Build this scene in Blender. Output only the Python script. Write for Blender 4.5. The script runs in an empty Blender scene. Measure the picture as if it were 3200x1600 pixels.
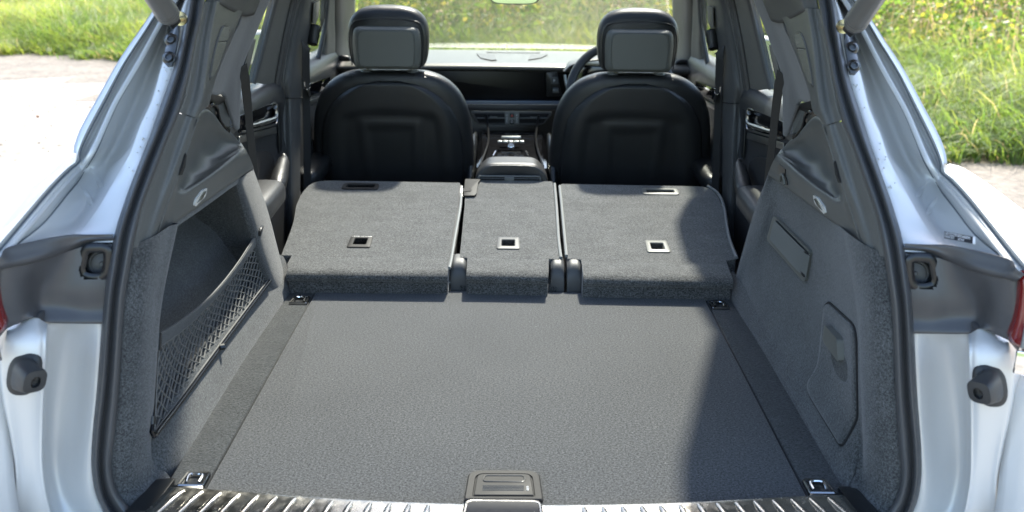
import bpy, bmesh, math, random
import numpy as np
from mathutils import Vector, Matrix
random.seed(7); RNG = np.random.default_rng(7)
SC = bpy.context.scene; COL = SC.collection
R = math.radians
# ------------------------------------------------------------------ camera (metres; boot floor is z = 0, car points along +Y)
PITCH, ROLL, FPX = R(18.0), R(0.68), 3105.0            # focal length in pixels of a 3200 px wide picture
CAM = Vector((0.005, 0.0, 0.9))
FW = Vector((0, math.cos(PITCH), -math.sin(PITCH))); U0 = Vector((0, math.sin(PITCH), math.cos(PITCH))); X0 = Vector((1, 0, 0))
RT = X0*math.cos(ROLL)+U0*math.sin(ROLL); UP = U0*math.cos(ROLL)-X0*math.sin(ROLL)
cd = bpy.data.cameras.new('camera'); co = bpy.data.objects.new('camera', cd); COL.objects.link(co)
cd.sensor_width = 36; cd.lens = 36*FPX/3200; cd.clip_start = 0.05; cd.clip_end = 500
co.matrix_world = Matrix(((RT.x, UP.x, -FW.x, CAM.x), (RT.y, UP.y, -FW.y, CAM.y), (RT.z, UP.z, -FW.z, CAM.z), (0, 0, 0, 1)))
cd.dof.use_dof = True; cd.dof.focus_distance = 2.2; cd.dof.aperture_fstop = 4.8
SC.camera = co
# ------------------------------------------------------------------ sky, sun, exposure
SUN_EL, SUN_AZ = R(54), R(13)                            # azimuth clockwise from +Y (ahead of the car, a little to the right)
w = bpy.data.worlds.new('World'); SC.world = w; w.use_nodes = True
nt = w.node_tree; bg = nt.nodes['Background']
sk = nt.nodes.new('ShaderNodeTexSky'); sk.sky_type = 'NISHITA'; sk.sun_disc = False
sk.sun_elevation = SUN_EL; sk.sun_rotation = SUN_AZ; sk.air_density = 1.0; sk.dust_density = 1.6
nt.links.new(sk.outputs[0], bg.inputs[0]); bg.inputs[1].default_value = 0.145
sl = bpy.data.lights.new('sun', 'SUN'); sl.energy = 4.6; sl.angle = R(2.4); sl.color = (1.0, 0.94, 0.84)
so = bpy.data.objects.new('sun', sl); COL.objects.link(so)
sd = Vector((math.sin(SUN_AZ)*math.cos(SUN_EL), math.cos(SUN_AZ)*math.cos(SUN_EL), math.sin(SUN_EL)))
so.rotation_euler = sd.to_track_quat('Z', 'Y').to_euler(); so.location = (4, 12, 12)
SC.view_settings.view_transform = 'Standard'; SC.view_settings.look = 'None'
SC.view_settings.exposure = 2.2; SC.view_settings.gamma = 1.0; SC.view_settings.use_curve_mapping = False
SC.cycles.max_bounces = 10; SC.cycles.transparent_max_bounces = 24

# ------------------------------------------------------------------ helpers
def P(px, py, X=None, Y=None, Z=None):
    """point where the sight line of photo pixel (px, py) meets the real plane X=, Y= or Z="""
    d = FW+RT*((px-1600)/FPX)-UP*((py-800)/FPX)
    t = (X-CAM.x)/d.x if X is not None else (Y-CAM.y)/d.y if Y is not None else (Z-CAM.z)/d.z
    return CAM+d*t
def V(*a): return Vector(a)
def mir(v): return Vector((-v.x, v.y, v.z))
def chain(pts, n, closed=False, lin=False):
    """n points along a Catmull-Rom curve through pts, even in arc length"""
    pts = [Vector(p) for p in pts]
    if len(pts) == 1: return [pts[0].copy() for _ in range(n)]
    if lin: fine = []
    q = []
    m = len(pts); segs = m if closed else m-1
    for i in range(segs):
        p1 = pts[i]; p2 = pts[(i+1) % m]
        p0 = pts[i-1] if (i > 0 or closed) else p1*2-p2
        p3 = pts[(i+2) % m] if (i+2 < m or closed) else p2*2-p1
        K = 1 if lin else 10
        for k in range(K):
            t = k/K
            q.append(p1.lerp(p2, t) if lin else 0.5*((2*p1)+(p2-p0)*t+(2*p0-5*p1+4*p2-p3)*t*t+(3*p1-p0-3*p2+p3)*t**3))
    q.append(pts[0].copy() if closed else pts[-1].copy())
    L = [0]
    for a, b in zip(q, q[1:]): L.append(L[-1]+(b-a).length)
    out = []; j = 0; tot = L[-1] or 1
    N = n if closed else n-1
    for k in range(n):
        s = tot*k/N
        while j < len(q)-2 and L[j+1] < s: j += 1
        dd = L[j+1]-L[j]
        out.append(q[j].lerp(q[j+1], (s-L[j])/dd if dd > 1e-9 else 0))
    return out
def across(rows, sub):
    """Catmull-Rom between rows of equal length, sub steps each"""
    out = []; m = len(rows)
    for i in range(m-1):
        for k in range(sub):
            t = k/sub; r = []
            for c in range(len(rows[0])):
                p1 = rows[i][c]; p2 = rows[i+1][c]
                p0 = rows[i-1][c] if i else p1*2-p2
                p3 = rows[i+2][c] if i+2 < m else p2*2-p1
                r.append(0.5*((2*p1)+(p2-p0)*t+(2*p0-5*p1+4*p2-p3)*t*t+(3*p1-p0-3*p2+p3)*t**3))
            out.append(r)
    out.append(rows[-1]); return out

class G:
    """vertices and faces of one mesh"""
    def __init__(s): s.v = []; s.f = []
    def grid(s, rows, closed_u=False, cap0=False, cap1=False):
        b = len(s.v); n = len(rows[0]); m = len(rows); assert all(len(r) == n for r in rows)
        for r in rows: s.v += [tuple(p) for p in r]
        for i in range(m-1):
            for j in range(n if closed_u else n-1):
                k = (j+1) % n
                s.f.append((b+i*n+j, b+i*n+k, b+(i+1)*n+k, b+(i+1)*n+j))
        if cap0: s.f.append(tuple(b+j for j in range(n))[::-1])
        if cap1: s.f.append(tuple(b+(m-1)*n+j for j in range(n)))
        return s
    def loft(s, rows, nu=24, sub=4, lin_u=False, lin_v=False, closed_u=False, **k):
        rows = [chain(r, nu, closed_u, lin_u) for r in rows]
        if not lin_v: rows = across(rows, sub)
        return s.grid(rows, closed_u, **k)
    def tube(s, pts, r, seg=8, n=None, closed=False, flat=None):
        """round tube; r number or list; flat=(vector, k) squashes it along vector"""
        if n: pts = chain(pts, n, closed)
        pts = [Vector(p) for p in pts]; m = len(pts); rows = []; side = None
        if isinstance(r, (list, tuple)) and len(r) != m: r = list(np.interp(np.linspace(0, 1, m), np.linspace(0, 1, len(r)), r))
        for i, p in enumerate(pts):
            a = pts[i-1] if (i > 0 or closed) else p
            c = pts[(i+1) % m] if (i < m-1 or closed) else p
            t = (c-a).normalized() if (c-a).length > 1e-9 else Vector((0, 0, 1))
            if side is None: side = t.orthogonal().normalized()
            side = (side-t*side.dot(t)); side = side.normalized() if side.length > 1e-6 else t.orthogonal().normalized()
            up = t.cross(side); rr = r[i] if isinstance(r, (list, tuple)) else r
            row = []
            for k in range(seg):
                th = 2*math.pi*k/seg; o = (side*math.cos(th)+up*math.sin(th))*rr
                if flat: f = flat[0].normalized(); o = o-f*(o.dot(f))*(1-flat[1])
                row.append(p+o)
            rows.append(row)
        if closed: rows.append(rows[0])
        return s.grid(rows, True, not closed, not closed)
    def ribbon(s, pts, wdir, w, th, n=None):
        """flat strap of width w along wdir (vector or list) and thickness th"""
        if n: pts = chain(pts, n)
        pts = [Vector(p) for p in pts]; rows = []; m = len(pts)
        for i, p in enumerate(pts):
            t = (pts[min(i+1, m-1)]-pts[max(i-1, 0)]).normalized()
            wd = wdir[i] if isinstance(wdir, list) else wdir
            wd = (wd-t*wd.dot(t)).normalized(); nn = t.cross(wd)
            rows.append([p+wd*w/2+nn*th/2, p+wd*w/2-nn*th/2, p-wd*w/2-nn*th/2, p-wd*w/2+nn*th/2])
        return s.grid(rows, True, True, True)
    def box(s, c, size, ax=None):
        c = Vector(c); ax = ax or (V(1, 0, 0), V(0, 1, 0), V(0, 0, 1)); h = [ax[i]*size[i]/2 for i in range(3)]; b = len(s.v)
        for sx in (-1, 1):
            for sy in (-1, 1):
                for sz in (-1, 1): s.v.append(tuple(c+h[0]*sx+h[1]*sy+h[2]*sz))
        s.f += [tuple(b+i for i in q) for q in ((0, 1, 3, 2), (4, 6, 7, 5), (0, 4, 5, 1), (2, 3, 7, 6), (0, 2, 6, 4), (1, 5, 7, 3))]
        return s
    def slab(s, poly, t, closed=True):
        """polygon extruded by vector t"""
        poly = [Vector(p) for p in poly]; t = Vector(t); return s.grid([poly, [p+t for p in poly]], True, True, True)
    def cyl(s, c, ax, r, h, seg=24, r2=None):
        c = Vector(c); ax = Vector(ax).normalized(); a = ax.orthogonal().normalized(); b = ax.cross(a); r2 = r if r2 is None else r2
        return s.grid([[c+(a*math.cos(2*math.pi*k/seg)+b*math.sin(2*math.pi*k/seg))*rr+ax*hh for k in range(seg)] for rr, hh in ((r, 0), (r2, h))], True, True, True)
    def lathe(s, c, ax, prof, seg=24):
        c = Vector(c); ax = Vector(ax).normalized(); a = ax.orthogonal().normalized(); b = ax.cross(a)
        return s.grid([[c+(a*math.cos(2*math.pi*k/seg)+b*math.sin(2*math.pi*k/seg))*r+ax*h for k in range(seg)] for r, h in prof], True, True, True)
def rpoly(pts, r, n=5):
    """polygon with rounded corners"""
    pts = [Vector(p) for p in pts]; out = []; m = len(pts)
    for i, p in enumerate(pts):
        a = pts[i-1]-p; b = pts[(i+1) % m]-p; rr = r[i] if isinstance(r, (list, tuple)) else r
        k = min(rr, a.length*.48, b.length*.48); A = p+a.normalized()*k; B = p+b.normalized()*k
        if rr <= 1e-5: out.append(p); continue
        for j in range(n+1):
            t = j/n; out.append(A*(1-t)**2+p*2*t*(1-t)+B*t*t)
    return out
def inset(poly, k):
    c = sum((Vector(p) for p in poly), Vector())/len(poly); return [c+(Vector(p)-c)*k for p in poly]
def grow(poly, dist, nrm):
    """offset a planar polygon outwards by dist"""
    poly = [Vector(p) for p in poly]; m = len(poly); nrm = Vector(nrm).normalized(); c = sum(poly, Vector())/m; out = []
    for i, p in enumerate(poly):
        t = (poly[(i+1) % m]-poly[i-1]).normalized(); o = t.cross(nrm)
        if o.dot(p-c) < 0: o = -o
        out.append(p+o*dist)
    return out
MATS = {}
def obj(name, g, mat, parent=None, smooth=True, solid=0, off=-1.0, bevel=0, bseg=2, subs=0, sharp=40, mirror=False, double=False, weld=False):
    """link one mesh object; double=True also links its mirror image on the other side of the car"""
    def make(vv, ff):
        me = bpy.data.meshes.new(name); me.from_pydata(vv, [], ff); me.update()
        bm = bmesh.new(); bm.from_mesh(me)
        if weld: bmesh.ops.remove_doubles(bm, verts=bm.verts, dist=1e-5)
        bmesh.ops.recalc_face_normals(bm, faces=bm.faces)
        if bevel:
            ed = [e for e in bm.edges if len(e.link_faces) == 2 and e.calc_face_angle(0) > R(35)]
            bmesh.ops.bevel(bm, geom=ed, offset=bevel, segments=bseg, affect='EDGES', profile=.5, clamp_overlap=True)
        if smooth:
            for f in bm.faces: f.smooth = True
            for e in bm.edges:
                if len(e.link_faces) == 2 and e.calc_face_angle(0) > R(sharp): e.smooth = False
        bm.to_mesh(me); bm.free()
        o = bpy.data.objects.new(name, me); COL.objects.link(o)
        me.materials.append(MATS[mat] if isinstance(mat, str) else mat)
        if solid:
            m = o.modifiers.new('thickness', 'SOLIDIFY'); m.thickness = solid; m.offset = off
        if subs:
            m = o.modifiers.new('smooth', 'SUBSURF'); m.levels = m.render_levels = subs
        return o
    o = make(g.v, g.f); setp(o, parent[0] if isinstance(parent, tuple) else parent)
    if not double: return o
    vv = [(-x, y, z) for x, y, z in g.v]; ff = [f[::-1] for f in g.f]
    o2 = make(vv, ff); setp(o2, parent[1] if isinstance(parent, tuple) else parent)
    return o, o2
def setp(o, parent):
    if parent is None: return
    o.parent = parent
    m = Matrix.Translation(parent.location) if parent.type == 'EMPTY' else Matrix()
    o.matrix_parent_inverse = m.inverted()
def thing(name, loc, label, cat, group=None):
    o = bpy.data.objects.new(name, None); COL.objects.link(o); o.location = loc; o.empty_display_size = .1
    o['label'] = label; o['category'] = cat
    if group: o['group'] = group
    return o
def tag(o, label, cat, group=None, kind=None):
    o['label'] = label
    if cat: o['category'] = cat
    if group: o['group'] = group
    if kind: o['kind'] = kind
def cut(o, cutters):
    """cut closed shapes (list of G) out of o"""
    for g in cutters:
        me = bpy.data.meshes.new('cutter'); me.from_pydata(g.v, [], g.f); me.update()
        bm = bmesh.new(); bm.from_mesh(me); bmesh.ops.recalc_face_normals(bm, faces=bm.faces); bm.to_mesh(me); bm.free()
        c = bpy.data.objects.new('cutter', me); COL.objects.link(c)
        m = o.modifiers.new('b', 'BOOLEAN'); m.operation = 'DIFFERENCE'; m.object = c; m.solver = 'EXACT'
        dg = bpy.context.evaluated_depsgraph_get(); ev = o.evaluated_get(dg)
        nm = bpy.data.meshes.new_from_object(ev); o.modifiers.remove(m)
        old = o.data; o.data = nm; nm.name = old.name; bpy.data.meshes.remove(old)
        bpy.data.objects.remove(c); bpy.data.meshes.remove(me)
def text(name, body, p, ux, uy, size, mat, parent, ext=0.0004):
    """flat lettering: p lower left corner, ux/uy directions, size = cap height scale"""
    cu = bpy.data.curves.new(name, 'FONT'); cu.body = body; cu.size = 1; cu.extrude = 0
    t = bpy.data.objects.new(name, cu); COL.objects.link(t)
    dg = bpy.context.evaluated_depsgraph_get(); me = bpy.data.meshes.new_from_object(t.evaluated_get(dg))
    bpy.data.objects.remove(t)
    sx, sy = size if isinstance(size, tuple) else (size, size)
    for v in me.vertices:
        v.co = Vector(p)+Vector(ux).normalized()*v.co.x*sx+Vector(uy).normalized()*v.co.y*sy
    o = bpy.data.objects.new(name, me); COL.objects.link(o); me.materials.append(MATS[mat]); setp(o, parent); return o

from mathutils.bvhtree import BVHTree
def tree(o): me = o.data; return BVHTree.FromPolygons([v.co for v in me.vertices], [tuple(p.vertices) for p in me.polygons])
def hit(tr, x, y, off=0.0, flip=False):
    """point on a built surface under photo pixel (x, y), off metres proud of it"""
    d = (FW+RT*((x-1600)/FPX)-UP*((y-800)/FPX)).normalized(); loc, n, _, _ = tr.ray_cast(CAM, d)
    if loc is None: return None
    if n.dot(d) > 0: n = -n
    return loc+n*off
def decal(name, tr, poly, off, matn, par, r=6, bev=0, mirror=False, step=12, th=None):
    """thin moulded piece that follows a built surface"""
    pl = [Vector((x, y, 0)) for x, y in poly]; pl = rpoly(pl, r, 4); fine = []
    for a, b in zip(pl, pl[1:]+pl[:1]):
        k = max(1, int((b-a).length/step)); fine += [a.lerp(b, t/k) for t in range(k)]
    pt = [hit(tr, p.x, p.y, off) for p in fine]; lo = [hit(tr, p.x, p.y, -.004) for p in fine]
    ok = [i for i in range(len(fine)) if pt[i] and lo[i]]; pt = [pt[i] for i in ok]; lo = [lo[i] for i in ok]
    fine = [fine[i] for i in ok]; c = sum(fine, Vector())/len(fine)
    ring = lambda k, i: [hit(tr, c.x+(p.x-c.x)*k, c.y+(p.y-c.y)*k, off) or pt[j] for j, p in enumerate(fine)]
    g = G(); g.grid([lo, pt, ring(.97, 0), ring(.6, 0), ring(.3, 0), ring(.03, 0)], True, False, True); return obj(name, g, matn, par, sharp=30, double=mirror, bevel=bev), pt
# ------------------------------------------------------------------ materials
def mat(name, base, rough=.5, metal=0, coat=0, coat_r=.03, spec=.5, sheen=0, sheen_r=.5, grain=None, bump=None, mottle=None, nap=None, wave=None, aniso=0, rvar=None):
    m = bpy.data.materials.new(name); m.use_nodes = True; n = m.node_tree.nodes; l = m.node_tree.links; b = n['Principled BSDF']
    b.inputs['Base Color'].default_value = (*base, 1); b.inputs['Roughness'].default_value = rough; b.inputs['Metallic'].default_value = metal
    b.inputs['Coat Weight'].default_value = coat; b.inputs['Coat Roughness'].default_value = coat_r; b.inputs['Specular IOR Level'].default_value = spec
    b.inputs['Sheen Weight'].default_value = sheen; b.inputs['Sheen Roughness'].default_value = sheen_r
    if aniso: b.inputs['Anisotropic'].default_value = aniso
    tc = n.new('ShaderNodeTexCoord')
    def noise(scale, det=2, ro=.55, stretch=None):
        t = n.new('ShaderNodeTexNoise'); t.inputs['Scale'].default_value = scale; t.inputs['Detail'].default_value = det; t.inputs['Roughness'].default_value = ro
        if stretch:
            mp = n.new('ShaderNodeMapping'); mp.inputs['Scale'].default_value = stretch; l.new(tc.outputs['Object'], mp.inputs[0]); l.new(mp.outputs[0], t.inputs[0])
        else: l.new(tc.outputs['Object'], t.inputs[0])
        return t.outputs[0]
    def ramp(src, a, b_, lo=0.3, hi=0.7):
        r = n.new('ShaderNodeMapRange'); r.inputs[1].default_value = lo; r.inputs[2].default_value = hi; r.inputs[3].default_value = a; r.inputs[4].default_value = b_
        l.new(src, r.inputs[0]); return r.outputs[0]
    col = None
    if grain or mottle:
        fac = None
        for g in (grain, mottle, (nap[0], nap[1], 2, nap[2]) if nap else None):
            if not g: continue
            sc, amt = g[0], g[1]
            k = ramp(noise(sc, g[2] if len(g) > 2 else 3, .92 if len(g) > 2 and g[2] >= 5 else .6, g[3] if len(g) > 3 else None), 1-min(amt, .9), 1+amt, *((.38, .62) if sc > 100 else (.3, .7)))
            if fac is None: fac = k
            else:
                mu = n.new('ShaderNodeMath'); mu.operation = 'MULTIPLY'; l.new(fac, mu.inputs[0]); l.new(k, mu.inputs[1]); fac = mu.outputs[0]
        vm = n.new('ShaderNodeVectorMath'); vm.operation = 'SCALE'; vm.inputs[0].default_value = base; l.new(fac, vm.inputs[3]); l.new(vm.outputs[0], b.inputs['Base Color'])
    if bump:
        sc, st, di = bump[:3]; bp = n.new('ShaderNodeBump'); bp.inputs['Strength'].default_value = st; bp.inputs['Distance'].default_value = di
        l.new(noise(sc, 3, .6, bump[3] if len(bump) > 3 else None), bp.inputs['Height']); l.new(bp.outputs[0], b.inputs['Normal'])
        if wave:
            b2 = n.new('ShaderNodeBump'); b2.inputs['Strength'].default_value = wave[1]; b2.inputs['Distance'].default_value = wave[2]; l.new(noise(wave[0], 2, .5, (1, .6, 1)), b2.inputs['Height']); l.new(b2.outputs[0], bp.inputs['Normal'])
    if rvar: l.new(ramp(noise(rvar[0], 3), rough*(1-rvar[1]), rough*(1+rvar[1])), b.inputs['Roughness'])
    MATS[name] = m; return m
mat('eye_chrome', (.34, .34, .34), .22, metal=1)
mat('paint', (.57, .57, .56), .44, metal=.25, coat=.35, coat_r=.08)
mat('groove_grey', (.13, .145, .16), .5)
mat('rubber', (.055, .056, .058), .45, spec=.5, bump=(260, .08, .001), rvar=(40, .2))
mat('trim', (.092, .096, .094), .46, spec=.45, bump=(620, .35, .0006), grain=(420, .10), mottle=(9, .06))
mat('trim_soft', (.062, .064, .065), .50, bump=(700, .3, .0005), mottle=(8, .07))
mat('trim_light', (.12, .118, .108), .6, grain=(500, .15), bump=(500, .2, .0005))
mat('pillar_cloth', (.066, .066, .067), .85, sheen=.2, grain=(520, .35), bump=(650, .4, .0008))
mat('corner_plastic', (.055, .055, .058), .40, spec=.5, bump=(700, .1, .0004), mottle=(14, .06))
mat('carpet', (.060, .063, .064), .95, spec=.12, sheen=.25, sheen_r=.45, grain=(270, .8, 5), mottle=(14, .14), bump=(520, .5, .002), nap=(700, .22, (1, .25, .6)))
mat('carpet_floor', (.059, .0605, .0605), .95, spec=.12, sheen=.22, sheen_r=.45, grain=(250, .95, 5), mottle=(4, .06), bump=(700, .3, .0015), nap=(500, .25, (.3, 1.3, 1)))
mat('carpet_strip', (.048, .050, .049), .95, spec=.1, sheen=.15, grain=(190, .7, 6), mottle=(20, .1), bump=(260, .9, .004))
mat('carpet_seat', (.080, .0815, .080), .95, spec=.12, sheen=.28, sheen_r=.45, grain=(250, .8, 5), mottle=(12, .14, 3, (1, 2.4, 1)), bump=(480, .4, .002), nap=(420, .28, (.35, 1.4, 1)), wave=(9, .5, .012))
mat('leather', (.018, .0185, .019), .41, spec=.5, bump=(330, .45, .0012), rvar=(30, .15))
mat('leather_grey', (.030, .031, .033), .42, bump=(330, .4, .001))
mat('shell', (.019, .0195, .020), .44, bump=(500, .25, .0008), rvar=(20, .12))
mat('hard_plastic', (.11, .115, .105), .48, bump=(800, .12, .0004))
mat('dash_skin', (.085, .082, .076), .34, bump=(420, .4, .001))
mat('gloss_black', (.005, .005, .006), .10, spec=.3)
mat('fascia_black', (.005, .005, .006), .28, spec=.2)
mat('bump_rubber', (.026, .026, .026), .5, spec=.4, bump=(500, .1, .0005))
mat('handle_black', (.012, .012, .012), .6, spec=.3, bump=(700, .2, .0005))
mat('satin_black', (.010, .011, .012), .32)
mat('void', (.004, .004, .005), .8)  # near black; its colour stands in for the dark inside slots, mouths and wells
mat('screen', (.003, .004, .006), .08)
mat('chrome', (.78, .78, .77), .10, metal=1)
mat('satin_metal', (.45, .45, .44), .32, metal=1)
mat('dark_metal', (.10, .10, .10), .35, metal=1)
mat('steel', (.66, .64, .59), .22, metal=1, rvar=(60, .35), bump=(18, .05, .002))
mat('piping', (.17, .18, .18), .5, bump=(300, .2, .001))
mat('cord', (.12, .12, .115), .7, grain=(900, .4), bump=(1500, .5, .001))
mat('elastic', (.11, .112, .11), .75, grain=(700, .3, 2, (1, 1, 1)), bump=(900, .4, .001))
mat('belt', (.024, .024, .024), .6, grain=(600, .25), bump=(900, .3, .0006))
mat('strut_grey', (.10, .10, .098), .38, bump=(600, .1, .0004))
mat('bracket', (.08, .088, .10), .35, bump=(300, .2, .0006))
mat('lamp_lens', (.55, .56, .55), .15, spec=.6)
mat('lens_red', (.15, .008, .008), .06, coat=.8)
mat('lens_dark', (.05, .006, .006), .08, coat=.8)
mat('ink_white', (.75, .75, .75), .5)
mat('label_black', (.012, .012, .014), .35)
mat('ink_red', (.45, .05, .05), .4)
mat('brass', (.55, .48, .32), .25, metal=1)
mat('bluish', (.10, .13, .18), .2)
def glass(name, tint, refl=.5):
    m = bpy.data.materials.new(name); m.use_nodes = True; n = m.node_tree.nodes; l = m.node_tree.links; n.clear()
    o = n.new('ShaderNodeOutputMaterial'); t = n.new('ShaderNodeBsdfTransparent'); t.inputs[0].default_value = (*tint, 1)
    g = n.new('ShaderNodeBsdfGlossy'); g.inputs['Roughness'].default_value = .02; fr = n.new('ShaderNodeFresnel'); fr.inputs[0].default_value = 1.45
    mu = n.new('ShaderNodeMath'); mu.operation = 'MULTIPLY'; mu.inputs[1].default_value = refl; l.new(fr.outputs[0], mu.inputs[0])
    mx = n.new('ShaderNodeMixShader'); l.new(mu.outputs[0], mx.inputs[0]); l.new(t.outputs[0], mx.inputs[1]); l.new(g.outputs[0], mx.inputs[2]); l.new(mx.outputs[0], o.inputs[0])
    MATS[name] = m
glass('window_glass', (.90, .93, .90)); glass('windscreen_glass', (.73, .75, .72), .25); glass('roof_glass', (.50, .52, .51)); glass('tint_glass', (.34, .36, .35))
def leafmat(name, rough=.5, trans=.5, spec=.4):
    m = bpy.data.materials.new(name); m.use_nodes = True; n = m.node_tree.nodes; l = m.node_tree.links; b = n['Principled BSDF']; o = n['Material Output']
    a = n.new('ShaderNodeAttribute'); a.attribute_name = 'tone'; l.new(a.outputs[0], b.inputs['Base Color']); b.inputs['Roughness'].default_value = rough; b.inputs['Specular IOR Level'].default_value = spec
    hs = n.new('ShaderNodeHueSaturation'); hs.inputs['Hue'].default_value = .475; hs.inputs['Saturation'].default_value = 1.05; hs.inputs['Value'].default_value = 2.2; l.new(a.outputs[0], hs.inputs['Color'])
    t = n.new('ShaderNodeBsdfTranslucent'); l.new(hs.outputs[0], t.inputs[0]); mx = n.new('ShaderNodeMixShader'); mx.inputs[0].default_value = trans
    l.new(b.outputs[0], mx.inputs[1]); l.new(t.outputs[0], mx.inputs[2]); l.new(mx.outputs[0], o.inputs[0]); MATS[name] = m
leafmat('stone', .95, .0, .2); leafmat('blade'); leafmat('leaf', .5, .45)
def groundmat():
    m = bpy.data.materials.new('gravel'); m.use_nodes = True; n = m.node_tree.nodes; l = m.node_tree.links; b = n['Principled BSDF']; b.inputs['Roughness'].default_value = .95; b.inputs['Specular IOR Level'].default_value = .2
    tc = n.new('ShaderNodeTexCoord')
    def no(s, d, r=.6, st=(1, 1, 1)):
        mp = n.new('ShaderNodeMapping'); mp.inputs['Scale'].default_value = st; l.new(tc.outputs['Object'], mp.inputs[0])
        t = n.new('ShaderNodeTexNoise'); t.inputs['Scale'].default_value = s; t.inputs['Detail'].default_value = d; t.inputs['Roughness'].default_value = r; l.new(mp.outputs[0], t.inputs[0]); return t.outputs[0]
    r1 = n.new('ShaderNodeValToRGB'); l.new(no(1.1, 6, .62, (1, 1.8, 1)), r1.inputs[0]); e = r1.color_ramp.elements
    e[0].position = .38; e[0].color = (.160, .150, .134, 1); e[1].position = .62; e[1].color = (.270, .262, .246, 1)
    r2 = n.new('ShaderNodeValToRGB'); l.new(no(26, 5, .7), r2.inputs[0]); e = r2.color_ramp.elements
    e[0].position = .33; e[0].color = (.55, .52, .48, 1); e[1].position = .5; e[1].color = (1, 1, 1, 1)
    mx = n.new('ShaderNodeMixRGB'); mx.blend_type = 'MULTIPLY'; mx.inputs[0].default_value = .8; l.new(r1.outputs[0], mx.inputs[1]); l.new(r2.outputs[0], mx.inputs[2]); l.new(mx.outputs[0], b.inputs[0])
    bp = n.new('ShaderNodeBump'); bp.inputs['Strength'].default_value = .7; bp.inputs['Distance'].default_value = .03; l.new(no(14, 6, .7), bp.inputs['Height']); l.new(bp.outputs[0], b.inputs['Normal']); MATS['gravel'] = m
groundmat(); mat('dirt', (.095, .083, .068), .95, grain=(14, .35), mottle=(3, .25), bump=(20, .6, .02)); mat('meadow', (.085, .125, .035), .9, grain=(6, .4), mottle=(.7, .3)); mat('soil', (.075, .058, .035), .95, grain=(9, .5), mottle=(2, .3))
# ------------------------------------------------------------------ setting: track, verge, grass
GZ = -0.80
g = G(); g.v = [(-220, -120, GZ), (220, -120, GZ), (220, 400, GZ), (-220, 400, GZ)]; g.f = [(0, 1, 2, 3)]
gr = obj('ground', g, 'gravel', smooth=False); tag(gr, 'pale gravel track the car stands on', None, kind='structure')
TD = V(.843, -.537, 0); ND = V(.537, .843, 0); LB = V(0, 9.95, 0)           # the verge runs at a slant across the track's far side
def edge(s): return .22*math.sin(s*1.7)+.14*math.sin(s*4.1+1)+.10*math.sin(s*9.3)
def rise(d): return 0 if d < 0 else min(.055*d, .25)+max(0, d-4)*.015
def vp(s, d, z=0): p = LB+TD*s+ND*d; return V(p.x, p.y, GZ+rise(d)+z)
g = G(); rows = []
for d in (-.25, .0, .3, .8, 1.5, 3, 5, 8, 14, 25, 60):
    rows.append([vp(s, d+(edge(s) if d < 2 else 0), .012 if d > -.2 else -.02) for s in np.linspace(-60, 60, 241)])
g.grid(rows); g2 = G(); g2.grid([[vp(s, d+edge(s*1.3)*k*1.4, z) for s in np.linspace(-60, 60, 301)] for d, k, z in ((-1.7, 2.2, .003), (-.9, .8, .006), (.2, 0, .006))]); te = obj('track_edge', g2, 'dirt'); tag(te, 'brown trodden dirt between the gravel and the grass', None, kind='structure')
g3 = G(); g3.v = [(-220, -120, GZ+.005), (220, -120, GZ+.005), (220, -7, GZ+.005), (-220, -7, GZ+.005)]; g3.f = [(0, 1, 2, 3)]; md = obj('meadow', g3, 'meadow', smooth=False); tag(md, 'green field behind the viewer', None, kind='structure')
vb = obj('verge', g, 'soil'); tag(vb, 'bare soil bank under the long grass beyond the track', None, kind='structure')

def project(p):
    d = p-np.array(CAM); D = d@np.array(FW); return 1600+FPX*(d@np.array(RT))/D, 800-FPX*(d@np.array(UP))/D, D
def npverge(s, d):
    p = np.array(LB)[None]+s[:, None]*np.array(TD)[None]+d[:, None]*np.array(ND)[None]
    p[:, 2] = GZ+np.where(d < 0, 0, np.minimum(.055*d, .25)+np.maximum(0, d-4)*.015); return p
def tonemesh(name, verts, faces_flat, loop_tot, tones, matname):
    me = bpy.data.meshes.new(name); me.vertices.add(len(verts)); me.vertices.foreach_set('co', verts.astype(np.float32).ravel())
    me.loops.add(len(faces_flat)); me.loops.foreach_set('vertex_index', faces_flat.astype(np.int32))
    st = np.concatenate([[0], np.cumsum(loop_tot)[:-1]]).astype(np.int32)
    me.polygons.add(len(loop_tot)); me.polygons.foreach_set('loop_start', st); me.polygons.foreach_set('loop_total', loop_tot.astype(np.int32))
    me.update(calc_edges=True)
    at = me.attributes.new('tone', 'FLOAT_COLOR', 'POINT'); at.data.foreach_set('color', np.concatenate([tones, np.ones((len(tones), 1))], 1).astype(np.float32).ravel())
    me.materials.append(MATS[matname]); o = bpy.data.objects.new(name, me); COL.objects.link(o); return o
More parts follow.
